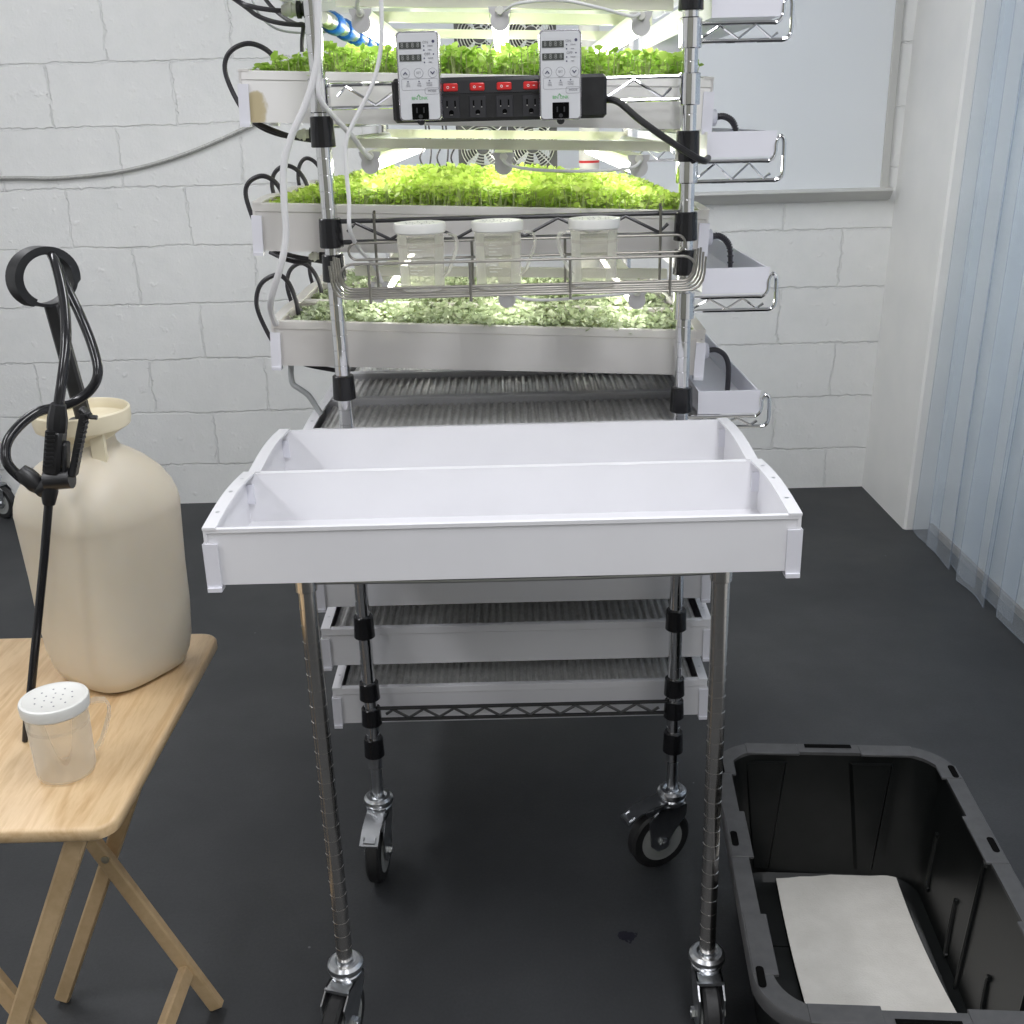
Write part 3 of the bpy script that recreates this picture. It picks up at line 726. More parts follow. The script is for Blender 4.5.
timer('grey digital timer plugged into the left end of the black power strip', *[atY(397.5,76,1.728)[0], atY(440,76,1.728)[0], atY(418,121,1.728)[2], atY(418,31,1.728)[2]])
timer('grey digital timer plugged into the right end of the black power strip', *[atY(539.5,76,1.728)[0], atY(581.5,76,1.728)[0], atY(560,120,1.728)[2], atY(560,29.5,1.728)[2]])

# ------------------------------------------------------------------ wire basket and cups
bk = thing('wire_basket', 'nickel wire basket hung on the shelving holding three plastic cups', 'basket', (.01, 1.72, -.25))
BX0, BX1, BF, BB, BZ = -.270, .297, 1.672, 1.782, -.2535
for (yy, zt, zb2, x0, x1) in ((BF, -.2025, -.2395, BX0+.014, BX1-.014), (BB-.004, -.182, -.2085, BX0+.014, BX1-.014)):
    r = (zt-zb2)/2; pts = []
    for q in range(9): a = PI/2+PI*q/8; pts.append((x0+r+r*math.cos(a), yy, (zt+zb2)/2+r*math.sin(a)))
    for q in range(9): a = -PI/2+PI*q/8; pts.append((x1-r+r*math.cos(a), yy, (zt+zb2)/2+r*math.sin(a)))
    MB().tube(pts, .0021, 8, closed=True).build('rim_loop', M['nickel'], bk)
for q in range(5):
    yy = BF-.004+(BB-BF)*q/4.6; d_ = .006*q; ex = .010
    up = .058-.004*abs(q-2)
    half = [(-.001, BZ+up), (0, BZ+.040), (.0005, BZ+.026), (.003, BZ+.014), (.009, BZ+.005), (.018, BZ+.0008), (.028, BZ)]
    MB().tube([(BX0+a, yy, b) for a, b in half]+[(BX1-a, yy, b) for a, b in half[::-1]], .0019, 7).build('bottom_wire', M['nickel'], bk)
for px in (369, 470, 570, 670):
    x = atY(px, 270, BF)[0]
    MB().tube([(x, BF-.004, -.2025), (x, BF-.0042, BZ-.008), (x, BF+.004, BZ-.0045), (x, BB, BZ-.0045)], .0023, 7).build('upright_wire', M['nickel'], bk)
for px in (376, 472, 565, 660):
    x = atY(px, 250, BB)[0]; zt = -.138 if px in (376, 660) else -.182
    MB().tube([(x, BB, BZ-.0045), (x, BB, zt), (x, BB+.008, zt+.003), (x, BB+.010, zt-.008)] if zt > -.15 else [(x, BB, BZ-.0045), (x, BB, zt)], .0023, 7).build('upright_wire', M['nickel'], bk)

def cup(name, label, loc, rot, group=None, holes=True, marks=True):
    t = thing(name, label, 'cup', loc, group, (0, 0, rot))
    b = MB(); b.lathe([(.001,.0012),(.029,.0012),(.033,.003),(.0345,.008),(.0365,.094),(.0352,.094),(.0333,.009),(.031,.0042),(.001,.0038)], n=36, cap=False)
    b.lathe([(.0358,.068),(.0362,.0705),(.0358,.073)], n=36, cap=False)
    b.build('body', M['cup'], t, local=True)
    hd = MB(); pts = [(.0355,.086),(.046,.087),(.056,.084),(.0595,.076),(.058,.064),(.051,.046),(.044,.030),(.0365,.022)]
    for a, c in zip(pts[:-1], pts[1:]): pass
    P3 = [Vector((p[0], 0, p[1])) for p in pts]; rings = []
    for i, p in enumerate(P3):
        tg = (P3[min(i+1, len(P3)-1)]-P3[max(i-1, 0)]).normalized(); nn = Vector((-tg.z, 0, tg.x))
        rings.append([tuple(p+nn*a+Vector((0, c, 0))) for a, c in ((-.0013,-.0065),(.0013,-.0065),(.0013,.0065),(-.0013,.0065))])
    hd.loft(rings); hd.build('handle', M['cup'], t, local=True, ang=50)
    l = MB(); l.lathe([(.0375,.088),(.0395,.090),(.0402,.101),(.0392,.1035),(.036,.1040),(.034,.1030),(.001,.1032)], n=40, cap=False)
    l.lathe([(.001,.1010),(.036,.1010),(.0375,.088)], n=40, cap=False)
    lo = l.build('lid', M['cup_lid'], t, local=True)
    if holes:
        h = MB()
        for rr, nn in ((0, 1), (.011, 6), (.022, 10)):
            for q in range(nn):
                a = 2*PI*q/nn+.2; h.cyl((rr*math.cos(a), rr*math.sin(a), 0), .0011, .1025, .10345, 8)
        h.build('shaker_holes', M['grey_ink'], lo, local=True)
    g = MB()
    for q in range(9 if marks else 0):
        z = .030+.005*q; wv = .010 if q % 2 else .006
        n_ = 5; a0 = -PI/2-.12
        for i in range(n_-1):
            aa = a0+wv/.0365*i/(n_-1)*2; ab = a0+wv/.0365*(i+1)/(n_-1)*2; rr = .03345+.0021*(z/.09)+.0008
            g.add([(rr*math.cos(aa),rr*math.sin(aa),z),(rr*math.cos(ab),rr*math.sin(ab),z),(rr*math.cos(ab),rr*math.sin(ab),z+.0007),(rr*math.cos(aa),rr*math.sin(aa),z+.0007)], [(0,1,2,3)])
    if marks: g.build('measuring_marks', M['white_ink'], t, local=True)
    return t
cz = BZ+.0022
c0 = atY(421, 250, 1.722); c1 = atY(498, 250, 1.722); c2 = atY(594, 250, 1.722)
cup('plastic_cup', 'left frosted plastic cup with lid in the wire basket', (c0[0], 1.722, cz), R(-18), 'cups in the wire basket')
cup('plastic_cup', 'middle frosted plastic cup with lid in the wire basket, measuring marks showing', (c1[0], 1.722, cz), R(-15), 'cups in the wire basket')
cup('plastic_cup', 'right plastic cup in the wire basket with handle turned left', (c2[0], 1.722, cz), R(200), 'cups in the wire basket')

# ------------------------------------------------------------------ hoses, cords, fittings
hl = {1: 'black hose looping into the %s tray behind the power strip', 2: 'black hose looping into the %s tray above the cups', 3: 'black hose looping into the %s tray below the basket'}
for L in (1, 2, 3):
    zb, ti, w, cx = LEV[L]; xe = cx-w/2; zr = zb+.077+(w/2)*ti
    for k in range(3):
        if L == 1 and k > 0: continue
        y_ = TY[k]+.01; out, tall, inn = {1: ((.047, .046, .050),), 2: ((.034, .036, .032), (.034, .044, .036), (.024, .050, .034)), 3: ((.046, .060, .028), (.034, .052, .034), (.028, .054, .034))}[L][k]
        MBp = [(xe+.10, y_-.02, zb-.018), (xe+.03, y_-.01, zb-.004), (xe-.010, y_-.004, zb+.018), (xe-out*.75, y_, zr-.035), (xe-out, y_, zr+tall*.15), (xe-out*.75, y_, zr+tall*.74), (xe-out*.1, y_, zr+tall), (xe+inn*.5, y_, zr+tall*.78), (xe+inn*.9, y_, zr+tall*.25), (xe+inn, y_, zr-.015)]
        cord('supply_hose', MBp, .0042, M['hose'], hl[L] % pos3[k], 'hose', 'looping supply hoses', smooth=6)
# cables in the upper left corner
cord('black_cable', [atY(150,-60,2.0), atY(232,-3,2.0), atY(250,6,1.98), atY(272,10,1.96), atY(287,11,1.95)], .0040, M['hose'], 'upper black cable running into the cream gland at top left')
cord('black_cable', [atY(150,-58,2.05), atY(236,0,2.05), atY(258,16,2.03), atY(280,23,2.0), atY(306,25,1.98), atY(330,24,1.98)], .0040, M['hose'], 'lower black cable sagging past the cream gland at top left')
cord('black_cable', [atY(240,-40,2.1), atY(266,0,2.08), atY(282,16,2.05), atY(296,24,2.0), atY(303,25,1.99), atY(302,40,1.99), atY(302,52,1.99)], .0036, M['hose'], 'black cable crossing downward behind the left post at top')
cord('grey_wire', [atY(252,0,2.3), atY(262,18,2.3), atY(280,30,2.3), atY(310,33,2.3), atY(340,30,2.3)], .0022, M['cord_grey'], 'thin grey wire sagging below the black cables at top left')
def gland(label, p, s=1, ax='x'):
    t = thing('cable_gland', label, 'fitting', (p[0], p[1], p[2]))
    MB().lathe([(.003*s,-.016*s),(.008*s,-.015*s),(.011*s,-.008*s),(.011*s,-.003*s),(.0135*s,-.002*s),(.0135*s,.004*s),(.011*s,.005*s),(.011*s,.012*s)], p, 14, 0, 'x').build('nut', M['fitting'], t)
    MB().lathe([(.011*s,.012*s),(.015*s,.013*s),(.015*s,.020*s),(.011*s,.021*s),(.011*s,.024*s),(.015*s,.025*s),(.015*s,.030*s)], p, 14, 0, 'x').build('ribbed_ring', M['black'], t)
gland('cream gland with black ring beside the top of the left post', atY(290,10,1.95), .9)
gland('cream gland under the front tray behind the power strip at left', atY(304,135,1.95), .8)
gland('cream gland under the front tray above the cups at left', atY(315,257,1.95), .7)
cord('black_cable', [atY(258,124,1.95), atY(275,131,1.95), atY(290,136,1.95), atY(303,136,1.95)], .0042, M['hose'], 'short black hose under the left end of the tray behind the power strip')
cord('black_cable', [atY(270,252,1.97), atY(285,259,1.96), atY(300,262,1.955), atY(314,259,1.95)], .0042, M['hose'], 'short black hose under the left end of the tray above the cups')
# white cords down the left post
yw = 1.762
cord('white_power_cord', [atY(316,-60,yw), atY(318,0,yw), atY(318,50,yw), atY(314,78,yw), atY(304,108,yw), atY(292,135,yw), atY(284,165,yw), atY(284,200,yw), atY(286,235,yw), atY(281,265,yw), atY(272,295,yw+.02), atY(271,310,yw+.05), atY(276,324,1.835)], .0055, M['cord_white'], 'thick white cord hanging along the left post down to the grey green seedling tray', n=10)
cord('white_power_cord', [atY(313,-60,1.775), atY(316,0,1.775), atY(319,40,1.77), atY(318,70,1.765), atY(320,98,1.765), atY(335,118,1.79), atY(352,136,1.82), atY(364,152,1.845), atY(371,158,1.855)], .0042, M['cord_white'], 'white cord from the top to the left tube light over the bright green seedlings', n=10)
cord('white_power_cord', [atY(378,-50,1.76), atY(381,0,1.76), atY(381,45,1.76), atY(374,80,1.757), atY(360,110,1.757), atY(347,138,1.757), atY(346,165,1.757), atY(349,200,1.755), atY(350,230,1.755), atY(360,250,1.80), atY(374,265,1.84), atY(382,282,1.855)], .0034, M['cord_white'], 'white cord hanging past the left timer to the tube light behind the basket', n=10)
cord('white_power_cord', [atY(358,-40,1.80), atY(358,-5,1.82), atY(357,6,1.84), atY(360,13,1.855)], .0032, M['cord_white'], 'white cord entering the top left tube light cap')
cord('grey_drain_tube', [atY(291,362,1.90), atY(291,375,1.90), atY(293,384,1.90), atY(300,389,1.90), atY(309,396,1.905), atY(317,408,1.91), atY(321,414,1.912)], .0052, M['cord_grey'], 'grey drain tube below the left end of the grey green seedling tray', 'hose')
# ribbed drain hoses on the right, one part per hose with its flange
def ribbed(label, p0, pts, r, plain=False):
    t = thing('drain_hose', label, 'hose', p0, 'right side drain hoses')
    base = MB().tube(pts, r*.82, 10, smooth=8)
    if not plain:
        P = [Vector(p) for p in pts]; Q = []
        for i in range(len(P)-1):
            p0_, p1, p2, p3 = P[max(i-1,0)], P[i], P[i+1], P[min(i+2, len(P)-1)]
            for k in range(5):
                u = k/5; Q.append(.5*((2*p1)+(p2-p0_)*u+(2*p0_-5*p1+4*p2-p3)*u*u+(3*p1-p0_-3*p2+p3)*u**3))
        for i in range(len(Q)-1):
            d = (Q[i+1]-Q[i]).normalized(); base.tube([tuple(Q[i]-d*.0011), tuple(Q[i]+d*.0011)], r*1.15, 10)
    base.build('ribbed_tube', M['hose'], t)
    MB().lathe([(.010,-.003),(.010,.010),(.0135,.010),(.0135,.018),(.011,.020),(.006,.020)], p0, 18, 0, 'x').build('flange', M['pvc_clip'], t)
def tr_end(L, k, dz):
    zb, ti, w, cx = LEV[L]; return (cx+w/2+.001, TY[k]-.05, zb-(w/2)*ti+dz)
e = tr_end(1, 0, .018); ribbed('ribbed drain hose at the right end of the tray behind the power strip', e, [(e[0]+.016, e[1], e[2]), (e[0]+.030, e[1], e[2]+.002), (e[0]+.044, e[1], e[2]-.004), (e[0]+.052, e[1], e[2]-.018), (e[0]+.054, e[1], -.055)], .0048)
e = tr_end(2, 0, .028); ribbed('ribbed drain hose at the right end of the tray above the cups', e, [(e[0]+.016, e[1], e[2]), (e[0]+.030, e[1], e[2]+.002), (e[0]+.044, e[1], e[2]-.006), (e[0]+.052, e[1], e[2]-.024), (e[0]+.054, e[1], -.272)], .0048)
e = tr_end(3, 0, .030); ribbed('smooth dark drain hose at the right end of the tray below the basket', e, [(e[0]+.016, e[1], e[2]), (e[0]+.034, e[1], e[2]+.001), (e[0]+.050, e[1], e[2]-.010), (e[0]+.057, e[1], e[2]-.032), (e[0]+.057, e[1], -.475)], .0056, True)
# corrugated conduits under the trays behind the power strip
for x, nm in ((-.262, 'left'), (.262, 'right')):
    c = MB(); prof = []; yy = 1.95
    while yy < 2.72: prof += [(.0080, yy), (.0098, yy+.004), (.0098, yy+.010), (.0080, yy+.014)]; yy += .020
    c.lathe(prof, (x, 0, -.032 if x < 0 else -.053), 12, 0, 'y')
    tag(c.build('corrugated_conduit', M['cord_grey']), 'corrugated grey conduit along the %s side under the tray behind the power strip' % nm, 'conduit')
# valve manifold at upper left
mf = thing('valve_manifold', 'row of blue handled valves on a cream pipe at upper left of the shelving', 'valves', (-.287, 2.2, .15))
MB().cyl((-.287, 0, .158), .009, 1.90, 2.66, 14, 0, 'y').build('pipe', M['fitting'], mf)
for i in range(5):
    yy = 1.965+.145*i
    MB().lathe([(.009,yy-.02),(.013,yy-.018),(.013,yy+.02),(.009,yy+.022)], (-.287,0,.158), 14, 0, 'y').build('valve_body', M['chrome_dull'], mf)
    MB().lathe([(.016,yy+.026),(.0185,yy+.03),(.0185,yy+.075),(.016,yy+.079)], (-.287,0,.158), 16, 0, 'y').build('valve_handle', M['blue'], mf)
MB().cyl((-.287, 0, .150), .011, 2.66, 2.70, 14, 0, 'y').build('end_plug', M['teal'], mf)

# fans at the back of the shelving
def fan(label, cz):
    t = thing('twin_fan', label, 'fan', (.006, 2.80, cz), 'twin fans')
    f = MB()
    for cx in (-.056, .066):
        outer = rrect(cx-.060, cx+.060, cz-.060, cz+.060, .008, 3); n = len(outer)
        inner = [(cx+.055*math.cos(math.atan2(b-cz, a-cx)), cz+.055*math.sin(math.atan2(b-cz, a-cx))) for a, b in outer]
        f.loft([[(a, 2.80, b) for a, b in outer], [(a, 2.825, b) for a, b in outer], [(a, 2.825, b) for a, b in inner], [(a, 2.80, b) for a, b in inner], [(a, 2.80, b) for a, b in outer]], 0, False, False)
    f.build('frame', M['fan'], t)
    for cx in (-.056, .066):
        g = MB()
        for rr in (.018, .025, .032, .039, .046, .053):
            g.tube([(cx+rr*math.cos(2*PI*q/28), 2.796, cz+rr*math.sin(2*PI*q/28)) for q in range(28)], .0012, 5, closed=True)
        for q in range(4):
            a = PI/4+PI/2*q; g.tube([(cx+.018*math.cos(a), 2.7955, cz+.018*math.sin(a)), (cx+.074*math.cos(a), 2.7955, cz+.074*math.sin(a))], .0013, 5)
        g.build('guard', M['chrome_dull'], t)
        b = MB(); b.cyl((cx, 0, cz), .018, 2.800, 2.82, 20, 0, 'y')
        for q in range(7):
            a = 2*PI*q/7; u = Vector((math.cos(a), 0, math.sin(a))); v = Vector((-math.sin(a), 0, math.cos(a)))
            c = Vector((cx, 2.81, cz)); P = [c+u*.017-v*.006+Vector((0,-.006,0)), c+u*.052-v*.014+Vector((0,-.006,0)), c+u*.052+v*.014+Vector((0,.006,0)), c+u*.017+v*.006+Vector((0,.006,0))]
            b.add([tuple(p) for p in P]+[tuple(p+Vector((0,.0015,0))) for p in P], [(0,1,2,3),(7,6,5,4),(0,4,5,1),(1,5,6,2),(2,6,7,3),(3,7,4,0)])
        b.build('blades', M['fan'], t)
fan('lower twin axial fan behind the bright green seedlings', -.066)
fan('upper twin axial fan behind the fresh green seedlings', .185)
pp = thing('vertical_pipe', 'cream plastic pipe with a red band standing behind the right of the shelving', 'pipe', (.222, 3.05, -H))
MB().cyl((.222, 3.05, 0), .027, -H, ZC, 20).build('pipe', M['fitting'], pp)
MB().cyl((.222, 3.05, 0), .0275, -.118, -.112, 20).build('red_band', M['red'], pp)
for i, (px, nm) in enumerate(((424, 'left'), (441, 'middle'), (455, 'right'))):
    cord('hanging_cable', [atY(px, 110, 2.85), atY(px+2, 140, 2.85), atY(px-4, 158, 2.85), atY(px+4, 170, 2.85), atY(px+7, 150, 2.85), atY(px+4, 118, 2.85)], .0022, M['hose'], '%s looped black cable hanging behind the bright green seedlings' % nm, 'cable', 'looped black cables')

# ------------------------------------------------------------------ folding wooden table
ZT_ = -.74
tb = thing('folding_tray_table', 'light wooden folding tray table carrying the sprayer', 'table', (-.66, 1.27, -H))
tp = MB(); pr = rrect(-.852, -.462, 1.028, 1.524, .028, 6)
def ins(p, i): return [(x+(i if x < -.657 else -i), y+(i if y < 1.27 else -i)) for x, y in p]
tp.loft([[(x, y, z) for x, y in ins(pr, i)] for z, i in ((ZT_-.019, .004), (ZT_-.015, 0), (ZT_-.004, 0), (ZT_-.001, .0015), (ZT_, .005))])
tp.build('table_top', M['wood'], tb, ang=50)
def leg(p, q, w=.025, t=.017, up=(0,1,0)):
    return MB().bar(p, q, w, t, 0, up, .003).build('leg', M['wood_leg'], tb)
XA, XB = -.800, -.514
leg((-.521, 1.436, -H+.006), (-.815, 1.436, -.765)); leg((-.793, 1.462, -H+.006), (-.520, 1.462, -.765))
leg((-.520, 1.120, -H+.006), (-.815, 1.120, -.765)); leg((-.793, 1.094, -H+.006), (-.520, 1.094, -.765))
MB().bar((-.562, 1.115, -1.312), (-.562, 1.45, -1.312), .017, .026, 0, (-.42,0,.9), .003).build('stretcher', M['wood_leg'], tb)
MB().box(-.535, -.505, 1.06, 1.48, -.7725, -.7595, bev=.003).build('cleat', M['wood_leg'], tb)
MB().box(-.830, -.800, 1.06, 1.48, -.7725, -.7595, bev=.003).build('cleat', M['wood_leg'], tb)
for yy in (1.083, 1.425): MB().lathe([(.003,yy),(.0065,yy+.001),(.0065,yy+.005)], (-.6605,0,-1.085), 14, 0, 'y').build('pivot_bolt', M['brass'], tb)

# cup on the table
cup('plastic_cup', 'clear plastic shaker cup with perforated white lid on the wooden table', (-.556, 1.145, ZT_), R(28), None, True, False)

# sprayer
sp = thing('garden_sprayer', 'cream plastic pump sprayer with black hose and wand on the wooden table', 'sprayer', (-.565, 1.43, ZT_))
TX, TYc, RA = -.574, 1.412, R(57)
def sect(a, z, n=48, e=4.0, sx=1.0):
    out = []
    for k in range(n):
        t = 2*PI*k/n; c, s = math.cos(t), math.sin(t)
        r = 1/((abs(c)**e+abs(s)**e)**(1/e)); u, v = a*r*c*sx, a*r*s
        out.append((TX+u*math.cos(RA)-v*math.sin(RA), TYc+u*math.sin(RA)+v*math.cos(RA), z))
    return out
prof = [(.045,-.739,3),(.064,-.7395,3.4),(.074,-.733,3.6),(.081,-.716,3.6),(.086,-.690,3.6),(.0895,-.64,3.5),(.0915,-.58,3.3),(.0945,-.535,3.1),(.0965,-.505,3.0),(.0968,-.496,3.0),(.0975,-.490,3.0),(.0962,-.476,2.9),(.092,-.460,2.8),(.082,-.442,2.7),(.068,-.426,2.5),(.053,-.414,2.3),(.042,-.407,2.1),(.037,-.399,2),(.0355,-.385,2)]
tk = MB(); tk.loft([sect(a, z, 56, e) for a, z, e in prof]); tk.build('tank', M['tank'], sp, ang=60)
cl = MB(); cl.lathe([(.036,-.404),(.038,-.388),(.050,-.380),(.0605,-.374),(.0625,-.366),(.0625,-.352),(.0605,-.350),(.0590,-.352),(.0585,-.364),(.052,-.371),(.034,-.376),(.012,-.376)], (TX-.002, TYc, 0), 48)
cl.build('funnel_collar', M['collar'], sp, ang=40)
for a in (R(-52), R(140)):
    hb = MB()
    cx, cy = TX+.046*math.cos(a), TYc+.046*math.sin(a)
    hb.prism([(cx-.009, cy-.004), (cx+.009, cy-.004), (cx+.009, cy+.004), (cx-.009, cy+.004)], -.432, -.376, 'xy')
    hb.build('collar_lug', M['collar'], sp)
# pump rod and ring handle
ph = MB(); ph.bar((TX+.004, TYc-.004, -.380), (-.593, 1.418, -.212), .020, .013, 0, (0,1,0), .003)
ph.cyl((TX, TYc, 0), .019, -.380, -.364, 20); ph.build('pump_rod', M['black'], sp)
rg = MB(); cx, cz_ = -.598, -.1785; yc = 1.418; n = 44; rings = []
Rz = R(54)
for k in range(n+1):
    a = R(-125)+R(360)*k/n; thin = .0045 if a < R(-15) else .0105
    s_ = []
    for (dr, dy) in ((-thin/2,-.011),(thin/2,-.011),(thin/2,.011),(-thin/2,.011)):
        rr = .0365+dr; x, yy, z = 1.10*rr*math.cos(a), dy, rr*math.sin(a)*.95
        s_.append((cx+x*math.cos(Rz)-yy*math.sin(Rz), yc+x*math.sin(Rz)+yy*math.cos(Rz), cz_+z))
    rings.append(s_)
rg.loft(rings); rg.build('ring_handle', M['black'], sp, ang=50)
hs = [atY(34,486,1.265), atY(20,477,1.262), atY(7,462,1.26), atY(7,443,1.27), atY(20,425,1.29), atY(38,412,1.31), atY(58,407,1.33), atY(76,401,1.34), atY(92,388,1.345), atY(98,371,1.35), atY(92,345,1.37), atY(80,315,1.39), atY(68,290,1.41), atY(59,268,1.425), atY(52,256,1.425), atY(55,262,1.40), atY(61,285,1.37), atY(65,310,1.34), atY(66,345,1.30), atY(62,380,1.275), atY(58,408,1.265)]
MB().tube(hs, .0062, 12, smooth=6).build('hose', M['hose_gloss'], sp)
# wand: grip with trigger, elbow, lance
gy = 1.262
A = lambda px, py, y=gy: Vector(atY(px, py, y))
wd = MB()
wd.tube([A(58.5,404), A(58,410), A(57.5,418), A(57,428), A(57,431)], [.0088, .0100, .0118, .0118, .0110], 10)
g0, g1 = A(56.5,428), A(53,474)
wd.bar(tuple(g0), tuple(g1), .021, .022, 0, (0,1,0), .004)
wd.bar(tuple(A(66,442)), tuple(A(66,472)), .006, .016, 0, (0,1,0), .002)
wd.tube([A(46,480), A(72,478)], .0128, 14); wd.tube([A(38,490), A(50,484)], .010, 12)
wd.tube([A(49.5,484), A(49.5,492), A(49,504)], [.010, .0105, .0075], 12)
for i in range(9):
    p = A(54.5-.3*i+.0, 432+4.2*i, gy-.0115); wd.box(p.x-.0105, p.x+.001, p.y-.0012, p.y+.001, p.z-.0011, p.z+.0011)
wd.build('wand_grip', M['black'], sp)
nt = MB(); nt.tube([A(20,470,1.262), A(27,476,1.262), A(36,484,1.263), A(41,488,1.263)], [.0085, .0115, .0118, .0095], 10)
nt.build('hose_nut', M['black'], sp)
tg = MB(); tg.bar(tuple(A(85,412,gy+.004)), tuple(A(73,476,gy)), .0085, .015, 0, (0,1,0), .002)
for i in range(13):
    u = i/12; p = A(87.5-12*u, 414+58*u, gy); tg.box(p.x-.0025, p.x+.0018, p.y-.0065, p.y+.0065, p.z-.0012, p.z+.0012)
tg.bar(tuple(A(80,408,gy+.004)), tuple(A(90,418,gy+.004)), .008, .014, 0, (0,1,0), .002)
tg.tube([tuple(A(90,417,gy)), tuple(A(97,417.5,gy))], .003, 8)
tg.build('trigger', M['black'], sp)
MB().tube([A(49,500), A(44,560,1.252), A(30,700,1.226), A(28,715,1.223)], .0054, 12).build('lance', M['black_gloss'], sp)
tip = atZ(25, 742, ZT_)
MB().tube([A(28.5,711,1.224), A(26.5,728,1.221), (tip[0], tip[1], ZT_+.001)], [.0060, .0048, .0035], 10).build('nozzle', M['black'], sp)

# ------------------------------------------------------------------ tote and pad
TZ = -1.103
tt = thing('storage_tote', 'black plastic storage tote standing open on the floor at lower right', 'tote', (.5395, 1.404, -H), None, (0, 0, R(-4.5)))
W2, D2 = .2145, .335
zt, zb = TZ+H, 0.0
def rr3(hw, hd, r, z, n=7): return [(x, y, z) for x, y in rrect(-hw, hw, -hd, hd, r, n)]
bd = MB()
bd.loft([rr3(W2-.062,D2-.062,.045,.004), rr3(W2-.052,D2-.052,.055,.010), rr3(W2-.045,D2-.045,.06,.04), rr3(W2-.028,D2-.028,.065,zt-.05), rr3(W2-.025,D2-.025,.067,zt-.006),
         rr3(W2-.029,D2-.029,.064,zt-.006), rr3(W2-.032,D2-.032,.062,zt-.05), rr3(W2-.050,D2-.050,.056,.046), rr3(W2-.064,D2-.064,.045,.034)])
bd.build('body', M['tote'], tt, local=True, ang=40)
# ribs pressed into the inner walls
def inner(z, h): return h-.0305-.0195*(zt-.03-z)/(zt-.03-.046)
for xx in (-.115, .075):
    for z0, z1, w0, w1 in ((.06, zt-.02, .018, .040),):
        pts = []
        for (z, w_) in ((z0, w0), (z1, w1)):
            yy = inner(z, D2)
            pts.append([(xx-w_, yy+.001, z), (xx-w_+.006, yy-.008, z), (xx+w_-.006, yy-.008, z), (xx+w_, yy+.001, z)])
        MB().loft(pts).build('wall_rib', M['tote'], tt, local=True)
for s in (1, -1):
    for yy, z0, z1 in ((.205, .085, .19), (.075, .055, .155), (.01, .03, zt-.02), (-.09, .075, .15), (-.20, .05, zt-.03)):
        P = [(s*(inner(z0, W2)-.0005), yy-.008, z0), (s*(inner(z0, W2)-.0005), yy, z0+.01), (s*(inner(z1, W2)-.0005), yy+.012, z1-.008), (s*(inner(z1, W2)-.0005), yy+.005, z1)]
        MB().tube(P, .0048, 8, smooth=3).build('wall_rib', M['tote'], tt, local=True)
fr_ = MB()
for y0, y1 in ((-.20,-.08),(-.05,.07),(.10,.22)): fr_.loft([rr3_ for rr3_ in [[(x, y, z) for x, y in rrect(-.14+i, .14-i, y0+i, y1-i, .008, 3)] for z, i in ((.0335, 0), (.0370, .0005))]])
fr_.build('floor_panel', M['tote'], tt, local=True)
# rim with stepped inner edge and slots
def rim():
    m = MB(); oo = rr3(W2, D2, .088, 0, 9); ii = rr3(W2-.029, D2-.029, .064, 0, 9)
    n = len(oo)
    def ring(pts, z): return [(x, y, z) for x, y, _ in pts]
    o2 = rr3(W2-.002, D2-.002, .087, 0, 9)
    m.loft([ring(oo, zt-.022), ring(oo, zt-.003), ring(o2, zt), ring(ii, zt), ring(ii, zt-.006), ring(rr3(W2-.004, D2-.004, .085, 0, 9), zt-.006), ring(rr3(W2-.004, D2-.004, .085, 0, 9), zt-.022), ring(oo, zt-.022)], 0, False, False)
    for s in (-1, 1):        # wider raised pads along the rim
        for y0, y1 in ((-.25,-.13), (.00,.12), (.23,.27)): m.box(s*(W2-.003), s*(W2-.037), y0, y1, zt-.004, zt+.0012, bev=.001)
        for x0, x1 in ((-.15,-.055), (.055,.15)): m.box(x0, x1, s*(D2-.003), s*(D2-.036), zt-.004, zt+.0012, bev=.001)
    return m
rim().build('rim', M['tote_rim'], tt, local=True, ang=40)
for s in (-1, 1):
    for yy in (-.255, .045, .25):
        pl = MB(); pl.prism([(x, y) for x, y in rrect(s*(W2-.012)-.0055, s*(W2-.012)+.0055, yy-.019, yy+.019, .005, 4)], zt+.0006, zt+.0018, 'xy')
        pl.build('rim_slot', M['slot'], tt, local=True)
    MB().box(-.042, .042, s*(D2-.009)-.005, s*(D2-.009)+.005, zt+.0006, zt+.0016).build('rim_slot', M['slot'], tt, local=True)
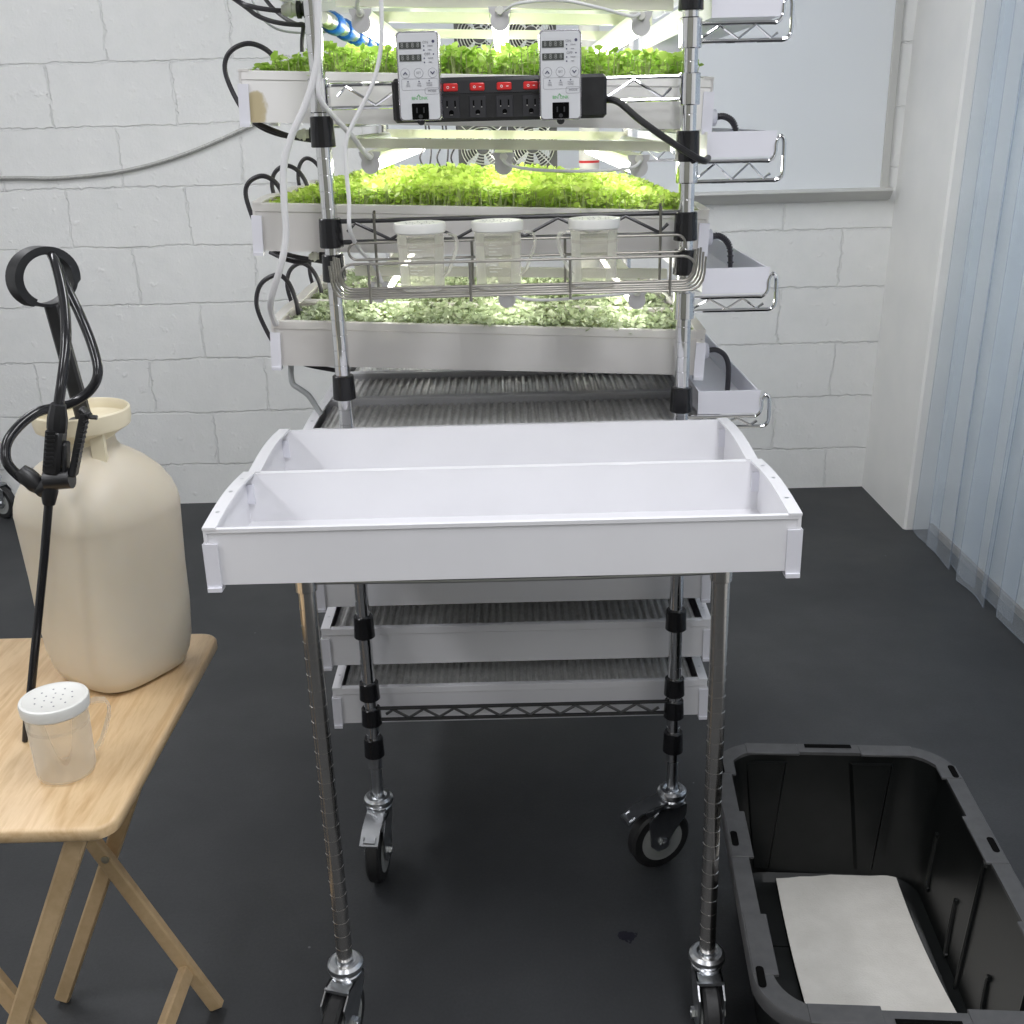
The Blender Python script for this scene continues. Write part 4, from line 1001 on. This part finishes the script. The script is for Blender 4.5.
def pad():
    f = [(776,880),(893,872),(957,1006),(806,1004)]; m = MB(); nx, ny = 10, 14; zf = -H+.0415
    c = [Vector(atZ(*f[0], zf)), Vector(atZ(*f[1], zf)), Vector(atZ(*f[2], zf)), Vector(atZ(*f[3], zf))]
    ext = 1.32; c[2] = c[1]+(c[2]-c[1])*ext; c[3] = c[0]+(c[3]-c[0])*ext
    top = []; 
    for i in range(ny+1):
        for j in range(nx+1):
            u, v = j/nx, i/ny
            p = c[0]*(1-u)*(1-v)+c[1]*u*(1-v)+c[2]*u*v+c[3]*(1-u)*v
            z = zf+.0035+.006*math.sin(3*u+1)*math.sin(2.2*v)*(1 if 0 < i < ny else .6)+.004*max(0, u-.8)*3
            bow = .010*math.sin(PI*v)*(-1 if u > .5 else -.5)
            top.append((p.x+bow, p.y+random.uniform(-.0012, .0012)*(i in (0, ny)), z))
    n1 = nx+1; N = len(top); vs = top+[(x, y, z-.0035) for x, y, z in top]; fs = []
    for i in range(ny):
        for j in range(nx):
            a = i*n1+j; fs.append((a, a+n1, a+n1+1, a+1)); fs.append((a+N, a+N+1, a+N+n1+1, a+N+n1))
    bl = list(range(n1))+[i*n1+nx for i in range(1, ny+1)]+[ny*n1+j for j in range(nx-1, -1, -1)]+[i*n1 for i in range(ny-1, 0, -1)]
    for a, b in zip(bl, bl[1:]+bl[:1]): fs.append((a, b, b+N, a+N))
    m.add(vs, fs); return m
tag(pad().build('growing_pad', M['pad'], ang=50), 'beige fibre pad lying flat in the bottom of the black tote', 'pad')

# ------------------------------------------------------------------ camera, light
cam = bpy.data.cameras.new('camera'); co = bpy.data.objects.new('camera', cam); COL.objects.link(co)
cam.sensor_width = 36; cam.lens = _f/1024*36; cam.clip_start = .05
Rm = Matrix([list(r) for r in _Rm]); 
B = Matrix((Rm @ Vector((1,0,0)), Rm @ Vector((0,-1,0)), Rm @ Vector((0,0,-1)))).transposed()
co.matrix_world = Matrix.Translation((0, 0, H)) @ B.to_4x4()
SC.camera = co
SC.cycles.transparent_max_bounces = 32
w = bpy.data.worlds.new('World'); SC.world = w; w.use_nodes = True
w.node_tree.nodes['Background'].inputs[0].default_value = (.93, .97, 1, 1); w.node_tree.nodes['Background'].inputs[1].default_value = .9
def area(name, loc, sx, sy, power, col=(1,1,1), rot=(0,0,0)):
    l = bpy.data.lights.new(name, 'AREA'); l.shape = 'RECTANGLE'; l.size = sx; l.size_y = sy; l.energy = power; l.color = col
    o = bpy.data.objects.new(name, l); COL.objects.link(o); o.location = (loc[0], loc[1], loc[2]+H); o.rotation_euler = rot; return o
for x in (-1.7, .35):
    for y in (-1.4, .6, 2.6):
        area('ceiling_lamp', (x, y, ZC-.04), .35, 1.2, 20 if y < 0 else (24 if y < 2 else 18), (.965, .97, 1))
vs = SC.view_settings; vs.view_transform = 'Standard'; vs.look = 'None'; vs.gamma = 1; vs.exposure = 0; vs.use_curve_mapping = False
